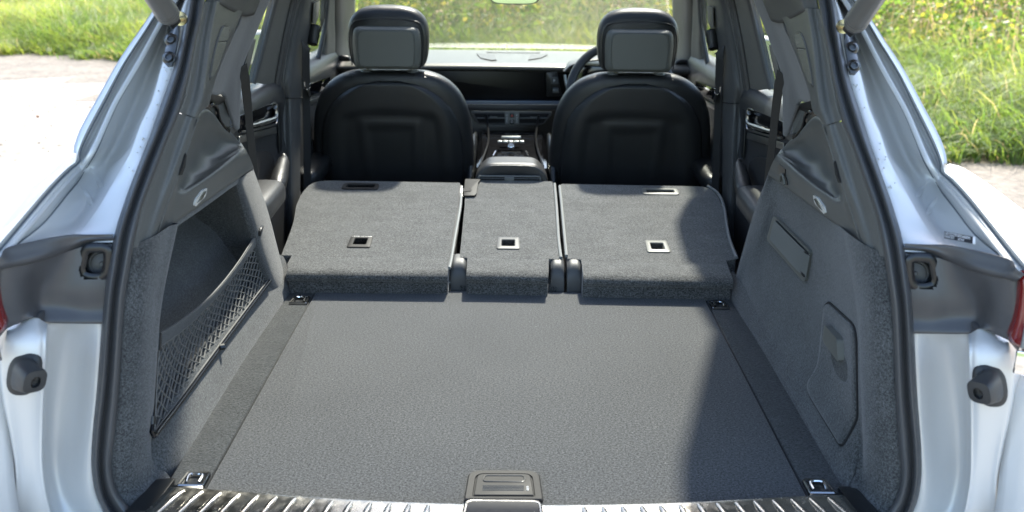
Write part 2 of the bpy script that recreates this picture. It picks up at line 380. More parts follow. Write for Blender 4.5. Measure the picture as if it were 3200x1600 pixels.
def blades(name, base, h, wd, lean, az, tones, matname, K=4):
    """curved tapering blades: base (n,3), height, width, lean (horizontal reach / height), azimuth"""
    n = len(base); t = np.linspace(0, 1, K); out = np.zeros((n, 2*K-1, 3))
    dirn = np.stack([np.cos(az), np.sin(az), 0*az], 1); side = np.stack([-np.sin(az+.6), np.cos(az+.6), 0*az], 1)
    for k in range(K):
        c = base+dirn*(h*lean*t[k]**2)[:, None]; c[:, 2] += h*(t[k]-.38*np.minimum(lean, 1.3)*t[k]**3)
        ww = wd*(1-t[k]**1.6)*.5
        if k < K-1: out[:, 2*k] = c+side*ww[:, None]; out[:, 2*k+1] = c-side*ww[:, None]
        else: out[:, 2*k] = c
    nv = 2*K-1; f = []; lt = []
    for k in range(K-2): f.append([2*k, 2*k+1, 2*k+3, 2*k+2]); lt.append(4)
    f.append([2*K-4, 2*K-3, 2*K-2]); lt.append(3)
    fl = np.concatenate([np.array(q) for q in f]); idx = (np.arange(n)[:, None]*nv+fl[None]).ravel(); lt = np.tile(np.array(lt), n)
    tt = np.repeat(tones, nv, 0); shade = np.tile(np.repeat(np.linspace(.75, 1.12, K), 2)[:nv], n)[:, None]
    return tonemesh(name, out.reshape(-1, 3), idx, lt, np.clip(tt*shade, 0, 1), matname)
def inview(p, mx=260, top=-160):
    x, y, D = project(p); return (x > -mx) & (x < 3200+mx) & (y > top) & (D > 1)
def wob(s, d, k): return np.sin(s*1.3*k+d*.7*k)*.5+np.sin(s*2.9*k-d*1.9*k+1.3)*.3+np.sin(d*3.7*k+s*.4)*.2
# tufts of long grass
def tufts(nt, per, smin, smax, dmin, dmax, hb):
    s = RNG.uniform(smin, smax, nt); d = dmin+(dmax-dmin)*RNG.random(nt)**1.4
    d = d+np.where(d < 1.5, .22*np.sin(s*1.7)+.14*np.sin(s*4.1+1)+.1*np.sin(s*9.3), 0)
    keep = inview(npverge(s, d)); s, d = s[keep], d[keep]; nt = len(s)
    big = .75+.35*wob(s, d, 1.0)+.25*RNG.random(nt)
    s = np.repeat(s, per)+RNG.normal(0, .07, nt*per); d = np.repeat(d, per)+RNG.normal(0, .07, nt*per)
    h = hb*np.repeat(big, per)*RNG.uniform(.45, 1.15, nt*per)*np.clip(.35+d*.8, .35, 1)
    paz = np.repeat(RNG.uniform(0, 6.28, nt), per)
    return s, d, h, paz
s, d, h, paz = tufts(24000, 10, -16, 11, -.05, 9.0, .66)
n = len(s); wv = wob(s, d, .8); mixv = np.clip(.5+.45*wv+RNG.normal(0, .28, n), 0, 1)[:, None]
c1 = np.array([.055, .120, .022]); c2 = np.array([.165, .205, .035]); c3 = np.array([.34, .29, .13])
tone = c1*(1-mixv)+c2*mixv; dry = (RNG.random(n) < .04+.05*(wv > .3))[:, None]; tone = np.where(dry, c3*RNG.uniform(.7, 1.1, (n, 1)), tone)*RNG.uniform(.75, 1.25, (n, 1))
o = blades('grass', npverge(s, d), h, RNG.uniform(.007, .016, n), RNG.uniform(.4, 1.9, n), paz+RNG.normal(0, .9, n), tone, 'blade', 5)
tag(o, 'long bright green grass growing along the track verge', 'grass', kind='stuff')
# herbs, bramble and dry stalks behind the grass
def leaves(name, c, size, tones, matname):
    n = len(c); ax = RNG.normal(0, 1, (n, 3)); ax /= np.linalg.norm(ax, axis=1)[:, None]; b = RNG.normal(0, 1, (n, 3)); b -= ax*(b*ax).sum(1)[:, None]; b /= np.linalg.norm(b, axis=1)[:, None]
    nn = np.cross(ax, b); L = size[:, None]; W = (size*RNG.uniform(.3, .5, n))[:, None]
    v = np.stack([c-ax*L*.5, c+b*W-nn*W*.35, c+ax*L*.55-nn*L*.1, c-b*W-nn*W*.35, c+ax*L*.02], 1)
    fl = np.array([0, 1, 4, 1, 2, 4, 2, 3, 4, 3, 0, 4]); idx = (np.arange(n)[:, None]*5+fl[None]).ravel()
    return tonemesh(name, v.reshape(-1, 3), idx, np.full(4*n, 3), np.repeat(tones, 5, 0), matname)
ns = 5200; s = RNG.uniform(-17, 11, ns); d = 2.9+6.3*RNG.random(ns)**.9+.7*np.sin(s*.55+.4)
hh = np.clip(.26*(d-1.2), .2, 1.35)*RNG.uniform(.6, 1.25, ns); keep = inview(npverge(s, d), 300, -420); s, d, hh = s[keep], d[keep], hh[keep]; ns = len(s)
per = 30; S = np.repeat(s, per); D_ = np.repeat(d, per); u = RNG.random(ns*per)**.75; H = np.repeat(hh, per)*u
c = npverge(S+RNG.normal(0, .12, ns*per)*(1.2-.5*u), D_+RNG.normal(0, .12, ns*per)*(1.2-.5*u)); c[:, 2] += H
kind = np.repeat(RNG.random(ns), per); m = RNG.random((ns*per, 1))
tone = np.where((kind < .62)[:, None], np.array([.045, .105, .020])*(1-m)+np.array([.12, .19, .035])*m, np.where((kind < .82)[:, None], np.array([.26, .24, .045])*(1-m)+np.array([.14, .17, .03])*m, np.array([.30, .25, .18])*(1-m)+np.array([.20, .17, .10])*m))
o = leaves('hedge_herbs', c, RNG.uniform(.025, .085, ns*per)*np.where(kind < .82, 1, .6), tone*RNG.uniform(.75, 1.2, (ns*per, 1)), 'leaf'); tag(o, 'tangled green herbs and brambles with dry pinkish seed heads behind the grass', 'herbs', kind='stuff')
st = npverge(s, d); n = len(s); tone = np.where((RNG.random(n) < .5)[:, None], np.array([.30, .24, .14]), np.array([.10, .12, .04]))
o = blades('dry_stalks', np.repeat(st, 2, 0)+RNG.normal(0, .06, (2*n, 3))*np.array([1, 1, 0]), np.repeat(hh, 2)*RNG.uniform(.9, 1.35, 2*n), np.full(2*n, .013), RNG.uniform(.05, .7, 2*n), RNG.uniform(0, 6.28, 2*n), np.repeat(tone, 2, 0), 'leaf', 4); tag(o, 'thin dry brown stalks standing among the herbs', 'stalks', kind='stuff')
# taller hedge behind, closing the view
ns = 4200; s = RNG.uniform(-20, 13, ns); d = 8.5+4*RNG.random(ns); per = 16; S = np.repeat(s, per); D_ = np.repeat(d, per)
c = npverge(S+RNG.normal(0, .25, ns*per), D_+RNG.normal(0, .25, ns*per)); c[:, 2] += RNG.random(ns*per)*2.6
keep = inview(c, 400, -700); c = c[keep]; m = RNG.random((len(c), 1)); tone = np.array([.035, .085, .018])*(1-m)+np.array([.17, .19, .04])*m
o = leaves('hedge', c, RNG.uniform(.05, .13, len(c)), tone, 'leaf'); tag(o, 'leafy hedge closing the view beyond the verge', 'hedge', kind='stuff')
# loose stones on the track
n = 5200; c = np.stack([RNG.uniform(-9, -1.1, n), 2.2+11*RNG.random(n)**1.3, np.zeros(n)], 1); c = np.concatenate([c, np.stack([RNG.uniform(2.4, 5.5, 900), RNG.uniform(4.5, 8, 900), np.zeros(900)], 1)])
c = c[((c-np.array(LB))@np.array(ND) < -.3)]; c = c[inview(c+np.array([0, 0, GZ]))]; n = len(c); r = RNG.uniform(.006, .022, n)*(1+.5*(RNG.random(n) < .05)); c[:, 2] = GZ+r*.2
od = np.array([[1, 0, 0], [0, 1, 0], [-1, 0, 0], [0, -1, 0], [0, 0, 1]], float); v = c[:, None]+od[None]*r[:, None, None]*RNG.uniform(.55, 1.2, (n, 5, 1))*np.array([1.2, 1, .6]); v[:, :4, 2] = (GZ-.002)
fl = np.array([0, 1, 4, 1, 2, 4, 2, 3, 4, 3, 0, 4]); idx = (np.arange(n)[:, None]*5+fl[None]).ravel(); tn = np.repeat(np.array([[.19, .172, .15]])*RNG.uniform(.45, 1.15, (n, 1)), 5, 0)
o = tonemesh('loose_stones', v.reshape(-1, 3), idx, np.full(4*n, 3), tn, 'stone'); tag(o, 'loose pale stones strewn over the gravel track', 'stones', kind='stuff')
# fallen leaves and clods on the track
n = 34; c = np.stack([RNG.uniform(-9, -1.2, n), RNG.uniform(3.0, 13, n), np.full(n, GZ+.012)], 1); c2_ = np.stack([RNG.uniform(2.6, 6, 40), RNG.uniform(5, 8, 40), np.full(40, GZ+.012)], 1)
c = np.concatenate([c, c2_]); dd = (c-np.array(LB))@np.array(ND); c = c[dd < .1]
o = leaves('fallen_leaves', c, RNG.uniform(.03, .09, len(c)), np.array([[.10, .065, .035]])*RNG.uniform(.6, 1.6, (len(c), 1)), 'leaf'); tag(o, 'small brown fallen leaves scattered on the pale track', 'leaves', kind='stuff')
# ------------------------------------------------------------------ the car
CAR = thing('car', (0, 3.2, GZ), 'silver car with its tailgate open, seen into the dark grey boot and cabin', 'car')
def LP(c, Y, ox=0, oy=0, s=1.0):
    return [P(ox+x/s, oy+y/s, Y=yy) for (x, y), yy in zip(c, Y if isinstance(Y, (list, tuple)) else [Y]*len(c))]
# ---- seal: rows along the opening (photo row, outer, groove, inner, depth)
SE = [(-150, 640, 668, 700, 1.90), (-80, 606, 634, 664, 1.85), (0, 586, 612, 640, 1.80), (60, 575, 603, 630, 1.765), (128, 561, 589, 613, 1.73), (233, 534, 566, 592, 1.675), (349, 492, 528, 561, 1.62), (430, 464, 497, 526, 1.585), (528, 425, 457, 489, 1.545),
      (636, 385, 419, 448, 1.505), (729, 355, 391, 425, 1.475), (838, 334, 372, 404, 1.455), (950, 322, 355, 388, 1.44), (1202, 303, 337, 371, 1.425), (1354, 288, 320, 358, 1.42), (1454, 284, 315, 348, 1.42), (1530, 294, 325, 363, 1.42), (1580, 313, 345, 398, 1.42), (1630, 340, 385, 450, 1.415), (1690, 410, 470, 560, 1.41), (1750, 600, 650, 740, 1.40), (1790, 1000, 1010, 1020, 1.385), (1795, 1590, 1590, 1590, 1.38)]
def se(col, dy=0.0, f=None):
    out = []
    for y, o, m, i, Y in SE:
        x = {'o': o, 'm': m, 'i': i, 'om': o*.55+m*.45, 'om2': o*.25+m*.75, 'mi': m*.5+i*.5, 'mo': m*.12+o*.88}[col]
        yy = y+(30 if (col in ('i', 'mi') and y > 1740) else 0)
        out.append(P(x, yy, Y=Y+dy))
    return out
g = G(); g.loft([se('o', .022), se('mo', .000), se('om', -.012), se('om2', -.007), se('m', .005), se('mi', -.006), se('i', .006), se('i', .03)], nu=120, sub=4)
obj('seal', g, 'rubber', CAR, double=True, weld=True)
# ---- body: pillar with rain gutter (columns from outside to inside at photo rows)
BR = [(-140, 600, 612, 620, 632, 642, 650, 655, 640, 632, 636), (-60, 545, 556, 563, 580, 590, 594, 598, 602, 606, 606), (0, 503, 513, 520, 540, 549, 553, 562, 573, 580, 589), (50, 470, 481, 488, 505, 516, 520, 540, 556, 563, 578), (100, 437, 450, 456, 477, 488, 494, 520, 540, 548, 568),
      (194, 375, 388, 395, 424, 436, 441, 480, 502, 512, 546), (310, 311, 324, 338, 354, 367, 373, 432, 464, 478, 508), (388, 268, 282, 297, 314, 330, 336, 398, 428, 443, 482), (440, 246, 257, 270, 287, 307, 314, 372, 406, 424, 462), (480, 238, 243, 253, 266, 286, 296, 352, 388, 408, 446)]
SY = [1.90, 1.84, 1.805, 1.775, 1.745, 1.695, 1.64, 1.605, 1.583, 1.566]
OFF = (.03, .025, .05, .048, .030, .055, .105, .075, .012, .006)
cols = [[P(r[c+1], r[0], Y=SY[i]+OFF[c]) for i, r in enumerate(BR)] for c in range(10)]
# ---- lower gutter from the notch to the tail light (crop coordinates / 2.576, +450 rows)
q3 = lambda c, Y: LP(c, Y, 0, 450, 2.576)
R0 = q3([(606, 60), (612, 140), (540, 195), (400, 335), (200, 565), (0, 795), (-90, 900)], [1.60, 1.585, 1.56, 1.50, 1.43, 1.37, 1.35])
R1 = q3([(622, 70), (630, 150), (560, 210), (420, 352), (226, 580), (22, 825), (-60, 915)], [1.605, 1.597, 1.571, 1.511, 1.441, 1.379, 1.36])
R1b = q3([(634, 80), (640, 165), (575, 220), (438, 362), (244, 592), (42, 838), (-40, 930)], [1.60, 1.59, 1.565, 1.505, 1.435, 1.372, 1.355])
R2 = q3([(655, 90), (658, 185), (600, 240), (465, 385), (275, 612), (70, 850), (-20, 940)], [1.60, 1.60, 1.575, 1.515, 1.44, 1.375, 1.36])
R3 = q3([(690, 85), (690, 195), (640, 285), (520, 430), (345, 640), (100, 840), (20, 935)], [1.63, 1.63, 1.61, 1.55, 1.47, 1.39, 1.37])
R4 = q3([(860, 0), (850, 200), (770, 370), (690, 520), (600, 640), (520, 752), (500, 800)], [1.66, 1.645, 1.60, 1.56, 1.52, 1.465, 1.45])
R4b = q3([(930, 0), (900, 180), (830, 350), (745, 510), (655, 640), (575, 745), (550, 800)], [1.65, 1.625, 1.585, 1.545, 1.51, 1.47, 1.45])
R5 = q3([(1075, 0), (985, 200), (880, 380), (790, 530), (710, 640), (630, 735), (610, 790)], [1.585, 1.568, 1.54, 1.515, 1.50, 1.475, 1.465])
R6 = q3([(1195, 0), (1100, 200), (1040, 370), (990, 530), (955, 630), (915, 730), (905, 790)], [1.57, 1.55, 1.53, 1.505, 1.49, 1.475, 1.47])
dbl = lambda a, b, t: [p.lerp(q, t) for p, q in zip(a, b)]
LR = [R0, R1, dbl(R1, R1b, .6), R1b, R2, R3, R4, R4b, R5, R6]
up_ = cols[0][:]; cols = [c_+r_[1:] for c_, r_ in zip(cols, LR)]
side = [p+V(-.012, .05, 0) for p in up_]; side2 = [V(-.70-.10*(.8-p.z), p.y+.45, p.z) for p in up_]
g = G(); g.loft([side2, side, up_], nu=30, sub=4)
rows = [cols[0], dbl(cols[0], cols[1], .6), cols[1], dbl(cols[1], cols[2], .5), cols[2], dbl(cols[2], cols[3], .5), cols[3], cols[4], dbl(cols[4], cols[5], .7), cols[5], dbl(cols[5], cols[6], .5), cols[6], cols[7], dbl(cols[7], cols[8], .75), cols[8], cols[9], [p+V(.01, .02, 0) for p in cols[9]]]
g.loft(rows, nu=80, sub=4)
# ---- shoulder of the wing: from the gutter edge out to the haunch and down the side
Sb = [P(x, y, Y=Y) for x, y, Y in ((232, 486, 1.62), (205, 510, 1.65), (160, 550, 1.62), (85, 618, 1.56), (0, 700, 1.48), (-55, 745, 1.45))]
Sc = [P(x, y, Y=Y) for x, y, Y in ((228, 482, 1.70), (192, 496, 1.78), (120, 545, 1.78), (50, 590, 1.72), (-20, 640, 1.64), (-80, 690, 1.58))]
Sd = [P(x, y, Y=Y) for x, y, Y in ((222, 484, 1.78), (170, 500, 1.97), (80, 558, 1.98), (0, 617, 1.92), (-60, 655, 1.85), (-120, 700, 1.75))]
Se_ = [p+V(-.05, .16, -.07) for p in Sd]; Sf = [p+V(-.06, .2, -.3) for p in Sd]; Sg = [p+V(-.04, .25, -.75) for p in Sd]
g2 = G(); g2.loft([R0, dbl(R0, Sb, .35), Sb, Sc, Sd, Se_, Sf, Sg], nu=40, sub=5)
g.v += [tuple(v) for v in []]
BL, BRt = obj('quarter_panel', g, 'paint', CAR, double=True, sharp=80)
obj('shoulder', g2, 'paint', (BL, BRt), double=True, sharp=80)
g = G(); g.tube([p+V(.0, -.002, 0) for p in cols[4]], .0042, 8, n=90); obj('sealant_bead', g, 'paint', (BL, BRt), double=True)
mid_ = dbl(cols[1], cols[2], .5); g = G(); g.tube([p+V(0, .0005, 0) for p in mid_], .0022, 6, n=90); obj('panel_groove', g, 'groove_grey', (BL, BRt), double=True)  # dark tube stands in for the shade down the groove
g = G(); g.tube([p+V(0, .002, 0) for p in cols[5]], .0016, 6, n=90); obj('gutter_line', g, 'groove_grey', (BL, BRt), double=True)  # dark tube drawn as the shaded crease of the gutter
# pressed ridges in the lower gutter
def strip_on(pts, wv, hgt, nrm, name, matn, par, dbl_=True):
    g = G(); a = [p-wv for p in pts]; b = [p+wv for p in pts]; top = [p+nrm*hgt for p in pts]
    g.loft([[p+nrm*-.004 for p in a], [p+nrm*hgt*.2 for p in dbl(a, top, .25)], top, [p+nrm*hgt*.2 for p in dbl(b, top, .25)], [p+nrm*-.004 for p in b]], nu=14, sub=3)
    return obj(name, g, matn, par, double=dbl_, weld=True)
BLT = tree(BL)
for pts in ([(640, 320), (680, 385), (715, 445), (745, 490)], [(722, 185), (765, 250), (805, 310), (838, 355)]):
    pp = [hit(BLT, x/2.576, 450+y/2.576, -.001) for x, y in pts]
    g = G(); g.tube(pp, [.0004, .003, .005, .006, .006, .005, .003, .0004], 10, n=24, flat=(V(0, -.75, .65), .5)); obj('pressed_ridge', g, 'paint', (BL, BRt), double=True)
# water drops on the flange
drops = [G(), G()]
for k in range(2):
    for _ in range(16):
        t = random.random(); y = 190+t*420; i = max(j for j in range(len(SE)) if SE[j][0] <= y); a, b = SE[i], SE[i+1]; u = (y-a[0])/(b[0]-a[0])
        x = a[1]+(b[1]-a[1])*u-random.uniform(6, 32); Y = a[4]+(b[4]-a[4])*u+.004; p = P(x, y, Y=Y)
        if k: p = mir(p)
        r = random.uniform(.0009, .0019); drops[k].lathe(p, (0, -.85, .5), [(0, -.001), (r, -.001), (r*.8, r*.5), (r*.4, r*.8), (0, r*.85)], 8)
for k, par in ((0, BL), (1, BRt)):
    o = obj('water_drops', drops[k], 'lamp_lens', par); o['kind'] = 'stuff'
# ---- black corner panel under the gutter, with the alarm-cap socket
T0 = q3([(-30, 950), (40, 905), (92, 836), (350, 776), (620, 740), (760, 732), (930, 728)], [1.355, 1.36, 1.378, 1.42, 1.46, 1.47, 1.48])
T0a = [p+V(0, -.012, .004) for p in T0]
T1 = q3([(-20, 990), (45, 972), (170, 952), (340, 908), (540, 836), (690, 778), (925, 765)], [1.345, 1.352, 1.372, 1.40, 1.44, 1.455, 1.465])
T1b = [p+V(0, .012, -.008) for p in T1]
T2 = LP([(-12, 835), (18, 832), (75, 826), (140, 810), (215, 785), (275, 768), (358, 762)], [1.36, 1.363, 1.385, 1.412, 1.447, 1.46, 1.472])
T3 = LP([(-10, 900), (16, 900), (75, 900), (130, 900), (200, 900), (270, 900), (335, 900)], [1.355, 1.36, 1.385, 1.425, 1.44, 1.445, 1.455])
T4 = LP([(-10, 960), (14, 960), (75, 955), (125, 955), (200, 958), (265, 965), (326, 965)], [1.352, 1.358, 1.385, 1.425, 1.44, 1.445, 1.452])
T5 = LP([(-12, 1055), (5, 1034), (60, 1008), (108, 992), (150, 1008), (240, 1011), (325, 1012)], [1.355, 1.36, 1.38, 1.395, 1.42, 1.435, 1.445])
g = G(); g.loft([[p+V(0, .03, -.004) for p in T0], T0, T0a, dbl(T0a, T1, .5), T1, T1b, T2], nu=60, sub=3)
g.loft([T2, dbl(T2, T3, .4), T3, T4, T5, [p+V(0, .03, 0) for p in T5]], nu=90, sub=9)
CP = obj('corner_panel', g, 'corner_plastic', CAR, double=True)
hole = [(266, 776), (325, 775), (338, 784), (338, 820), (334, 850), (318, 866), (290, 869), (258, 860), (252, 842), (258, 812)]
hp = rpoly([P(x, y, Y=1.458) for x, y in hole], .012, 5)
from mathutils.geometry import intersect_point_tri_2d
def inside(pt, poly):
    x, y = pt; c = False; j = len(poly)-1
    for i in range(len(poly)):
        if ((poly[i][1] > y) != (poly[j][1] > y)) and (x < (poly[j][0]-poly[i][0])*(y-poly[i][1])/(poly[j][1]-poly[i][1])+poly[i][0]): c = not c
        j = i
    return c
hxz = [(p.x, p.z) for p in inset(hp, .96)]
for k, o in enumerate(CP):
    bm = bmesh.new(); bm.from_mesh(o.data)
    dl = [f for f in bm.faces if inside((f.calc_center_median().x*(1 if k == 0 else -1), f.calc_center_median().z), hxz)]
    bmesh.ops.delete(bm, geom=dl, context='FACES'); bm.to_mesh(o.data); bm.free()
g = G(); g.tube(hp, .0075, 10, closed=True, flat=(V(0, 1, 0), .6)); rim = [hp, [p+V(0, .025, 0) for p in inset(hp, .97)], [p+V(0, .045, 0) for p in inset(hp, .86)], [p+V(0, .047, 0) for p in inset(hp, .05)]]; g.grid(rim, True)
obj('socket', g, 'satin_black', CP, double=True)
g = G(); cc = P(318, 826, Y=1.475); ax = V(.25, -.95, .15); g.lathe(cc-ax*.03, ax, [(0, 0), (.0245, 0), (.0245, .020), (.021, .024), (.020, .022), (.0175, .022), (.0165, .0245), (.004, .026), (.003, .029), (0, .029)], 32); obj('rubber_cap', g, 'rubber', CP, double=True)
# ---- painted lower corner with the raised pad
q5 = lambda c, Y: LP(c, Y, 0, 950, 1.982)
yy = [60, 190, 300, 420, 600, 800, 1000, 1180, 1320, 1450]
def colm(xs, Ys, y0=120): return q5(list(zip(xs, [y0]+yy[1:])), Ys)
c0 = colm([632, 622, 612, 604, 592, 574, 562, 580, 640, 720], [1.452, 1.449, 1.446, 1.444, 1.44, 1.436, 1.434, 1.432, 1.43, 1.43])
c1 = colm([520, 515, 505, 500, 490, 470, 450, 460, 510, 580], [1.452, 1.46, 1.465, 1.465, 1.462, 1.455, 1.448, 1.44, 1.435, 1.43])
c2 = colm([400, 390, 375, 365, 350, 340, 340, 370, 420, 480], [1.445, 1.455, 1.46, 1.462, 1.46, 1.455, 1.45, 1.44, 1.43, 1.425])
c3 = colm([312, 306, 303, 298, 292, 288, 290, 312, 345, 390], [1.43, 1.425, 1.43, 1.432, 1.435, 1.435, 1.43, 1.42, 1.415, 1.41])
c4 = colm([292, 288, 284, 279, 268, 262, 262, 286, 322, 365], [1.415, 1.385, 1.375, 1.374, 1.375, 1.378, 1.38, 1.385, 1.39, 1.39])
c5 = colm([225, 225, 225, 220, 210, 210, 215, 235, 260, 290], [1.40, 1.374, 1.364, 1.362, 1.366, 1.372, 1.377, 1.383, 1.388, 1.39], 84)
c6 = colm([150, 130, 110, 100, 105, 120, 140, 150, 170, 190], [1.40, 1.37, 1.36, 1.36, 1.364, 1.37, 1.377, 1.385, 1.39, 1.392], 88)
c7 = colm([60, 45, 20, 12, 30, 70, 100, 100, 90, 80], [1.41, 1.37, 1.362, 1.36, 1.362, 1.366, 1.372, 1.378, 1.384, 1.386])
c8 = colm([40, 18, -8, -14, 6, 44, 72, 72, 58, 45], [1.415, 1.39, 1.385, 1.384, 1.385, 1.388, 1.39, 1.392, 1.395, 1.4])
c9 = colm([15, -10, -40, -46, -26, 14, 42, 40, 22, 5], [1.42, 1.40, 1.40, 1.40, 1.40, 1.402, 1.404, 1.405, 1.406, 1.41])
c10 = [p+V(-.02, .05, 0) for p in c9]; c11 = [p+V(-.05, .30, -.02) for p in c9]
top = []
g = G(); g.loft([[p+V(.012, .03, 0) for p in c0], c0, c1, c2, c3, dbl(c3, c4, .7), c4, dbl(c4, c5, .3), c5, c6, c7, dbl(c7, c8, .5), c8, c9, c10, c11], nu=70, sub=4)
LC = obj('rear_corner', g, 'paint', CAR, double=True, sharp=60)
# top face of the pad and bumper shelf
# ---- rubber bump stop
bx, by = 72, 1163
cb = P(80, 1164, Y=1.364)
ux = V(1, 0, 0); nz = V(.06, -.98, .18).normalized(); uz = ux.cross(nz); uz = uz if uz.z > 0 else -uz; ux = uz.cross(nz); ux = ux if ux.x > 0 else -ux
def ring(w, h, dpt, sk=.25, cx=0, cz=0, n=28):
    out = []
    for k in range(n):
        t = 2*math.pi*k/n; a = math.copysign(abs(math.cos(t))**.62, math.cos(t))*w; b = math.copysign(abs(math.sin(t))**.62, math.sin(t))*h
        out.append(cb+ux*(a+b*sk+cx)+uz*(b+cz)+nz*dpt)
    return out
def ring2(r1, r2, dpt, cx=0, cz=0, e=.8, sl_=0, n=32):
    out = []
    for k in range(n):
        t = 2*math.pi*k/n; a = math.copysign(abs(math.cos(t))**e, math.cos(t))*r1; b = math.copysign(abs(math.sin(t))**e, math.sin(t))*r2
        out.append(cb+ux*(a+b*.22+cx)+uz*(b+cz)+nz*(dpt-sl_*a))
    return out
g = G(); g.grid([ring2(.022, .031, -.004), ring2(.0245, .034, .002), ring2(.0245, .034, .006), ring2(.0225, .0315, .009), ring2(.018, .026, .0105), ring2(.0172, .0245, .012, .002), ring2(.0170, .0225, .021, .007, 0, .7, .25), ring2(.0130, .0175, .040, .028, -.003, .62, .9), ring2(.0118, .0160, .043, .0315, -.003, .62, 1.0), ring2(.0050, .0085, .0435, .0325, -.004, .9, 1.0), ring2(.0045, .0078, .034, .029, -.004, .9, 1.0), ring2(.001, .001, .034, .029, -.004)], True, True, True)
BS = obj('bump_stop', g, 'bump_rubber', LC, double=True, sharp=50)
# ---- tail light
TL = None
def lamp_poly(z0, z1, x0, x1, y0, y1): return [V(x0, y0, z0), V(x1, y1, z0), V(x1, y1, z1), V(x0, y0, z1)]
g = G(); rows = []
for x, Y, zb, zt in ((.738, 1.372, .305, .415), (.742, 1.345, .290, .418), (.80, 1.345, .275, .420), (.87, 1.38, .285, .418), (.925, 1.46, .30, .41), (.945, 1.55, .32, .40)):
    zb += .045; zt += .03; rows.append([V(-x, Y+.0, zb), V(-x, Y-.008, zb+.02), V(-x, Y-.012, (zb+zt)/2), V(-x, Y-.006, zt-.02), V(-x, Y+.004, zt)])
g.loft(rows, nu=14, sub=5, lin_v=False); TLp = obj('taillight', g, 'lens_red', CAR, double=True, solid=.01)
g = G(); g.slab([V(-.7425, 1.331, 0.338), V(-.7475, 1.331, 0.336), V(-.7475, 1.331, 0.428), V(-.7425, 1.331, 0.430)], (0, -.004, 0)); obj('light_bar', g, 'piping', TLp, double=True, bevel=.001)
g = G(); g.slab([V(-.741, 1.336, 0.431), V(-.80, 1.330, 0.418), V(-.80, 1.330, 0.431), V(-.741, 1.336, 0.448)], (0, -.005, 0)); obj('chrome_trim', g, 'chrome', TLp, double=True, bevel=.002); g = G(); g.slab([V(-.741, 1.338, 0.295), V(-.80, 1.332, 0.288), V(-.80, 1.332, 0.325), V(-.741, 1.338, 0.331)], (0, -.005, 0)); obj('chrome_trim', g, 'chrome', TLp, double=True, bevel=.002)
g = G(); g.slab([V(-.752, 1.331, 0.333), V(-.79, 1.329, 0.323), V(-.79, 1.329, 0.378), V(-.752, 1.331, 0.413)], (0, -.003, 0)); obj('lens_cell', g, 'lens_dark', TLp, double=True, bevel=.001)
# bumper corner below the lamps
g = G(); rows = []
for x, Y in ((.765, 1.40), (.80, 1.36), (.86, 1.37), (.92, 1.42), (.96, 1.55), (.975, 1.8)):
    rows.append([V(-x, Y+.05, .27), V(-x, Y, .255), V(-x-.004, Y-.02, .15), V(-x-.006, Y-.03, 0), V(-x, Y, -.25)])
g.loft(rows, nu=18, sub=4); obj('bumper_corner', g, 'paint', CAR, double=True, solid=.003)
# ---- gas strut with bracket and bolts
e = P(548, 58, Y=1.735); up = P(452, -60, Y=1.60); dr = (up-e).normalized()
a0 = P(545, 72, Y=1.72); sd_ = P(480, -22, Y=1.60); dr = (sd_-P(531, 55, Y=1.685)).normalized(); b0 = P(530, 52, Y=1.685)
prof = [(0, -.004), (.009, -.004), (.0165, .002), (.0195, .012), (.0195, .016), (.0185, .018), (.0195, .020), (.0195, .024), (.0185, .026), (.0195, .028), (.0195, .034), (.0187, .036), (.0187, .45), (0, .45)]
g = G(); g.lathe(b0, dr, prof, 24); ST = obj('gas_strut', g, 'strut_grey', CAR, double=True, sharp=50)
g = G(); sk_ = b0-dr*.012; g.box(sk_, (.022, .022, .022), (dr, dr.orthogonal().normalized(), dr.cross(dr.orthogonal().normalized()))); pb = P(566, 58, Y=1.74)
obj('ball_socket', g, 'satin_black', ST, double=True, bevel=.004)
g = G(); g.tube([sk_, pb], .0045, 10); g.lathe(pb, (pb-sk_), [(0, -.006), (.012, -.006), (.012, -.001), (0, -.001)], 16); obj('ball_stud', g, 'brass', ST, double=True)
decal('strut_bracket', BLT, [(541, 78), (562, 80), (560, 120), (547, 185), (541, 209), (525, 210), (519, 203), (528, 140)], .006, 'bracket', ST, 2, mirror=True)
for x, y, Y in ((542.4, 132.8, 1.705), (533.9, 189.4, 1.683)):
    g = G(); c = hit(BLT, x, y, .006); ax = V(.10, -.9, .35).normalized(); g.lathe(c, ax, [(0, 0), (.0115, 0), (.0115, .002), (.0085, .004), (.0080, .007), (.0062, .009), (.0045, .0092), (.0040, .005), (0, .005)], 20); obj('bolt', g, 'dark_metal', ST, double=True)
# ------------------------------------------------------------------ boot lining
def pts(l): return [P(x, y, Y=Y) for x, y, Y in l]
def ptx(l): return [P(x, y, X=X) for x, y, X in l]
# ---- upper pillar trim
A = [pts([(641, 5, 1.825), (616, 116, 1.755), (592, 233, 1.695), (575, 310, 1.66), (560, 352, 1.638)]),
     pts([(654, 5, 1.845), (632, 116, 1.78), (614, 233, 1.722), (598, 310, 1.685), (582, 358, 1.66)]),
     pts([(672, 4, 1.85), (648, 116, 1.785), (633, 233, 1.726), (620, 310, 1.69), (601, 364, 1.665)]),
     pts([(685, 6, 1.868), (663, 116, 1.80), (648, 233, 1.742), (635, 312, 1.705), (615, 366, 1.68)]),
     pts([(722, 24, 1.97), (695, 112, 1.89), (661, 233, 1.82), (645, 316, 1.765), (632, 346, 1.74)]),
     pts([(757, 37, 2.075), (728, 108, 2.02), (673, 233, 1.92), (652, 318, 1.83), (648, 326, 1.82)])]
g = G(); g.loft([[p+V(-.012, .02, 0) for p in A[0]]]+A+[[p+V(-.06, .03, 0) for p in A[5]]], nu=40, sub=5)
UT = obj('upper_pillar_trim', g, 'trim', CAR, double=True)
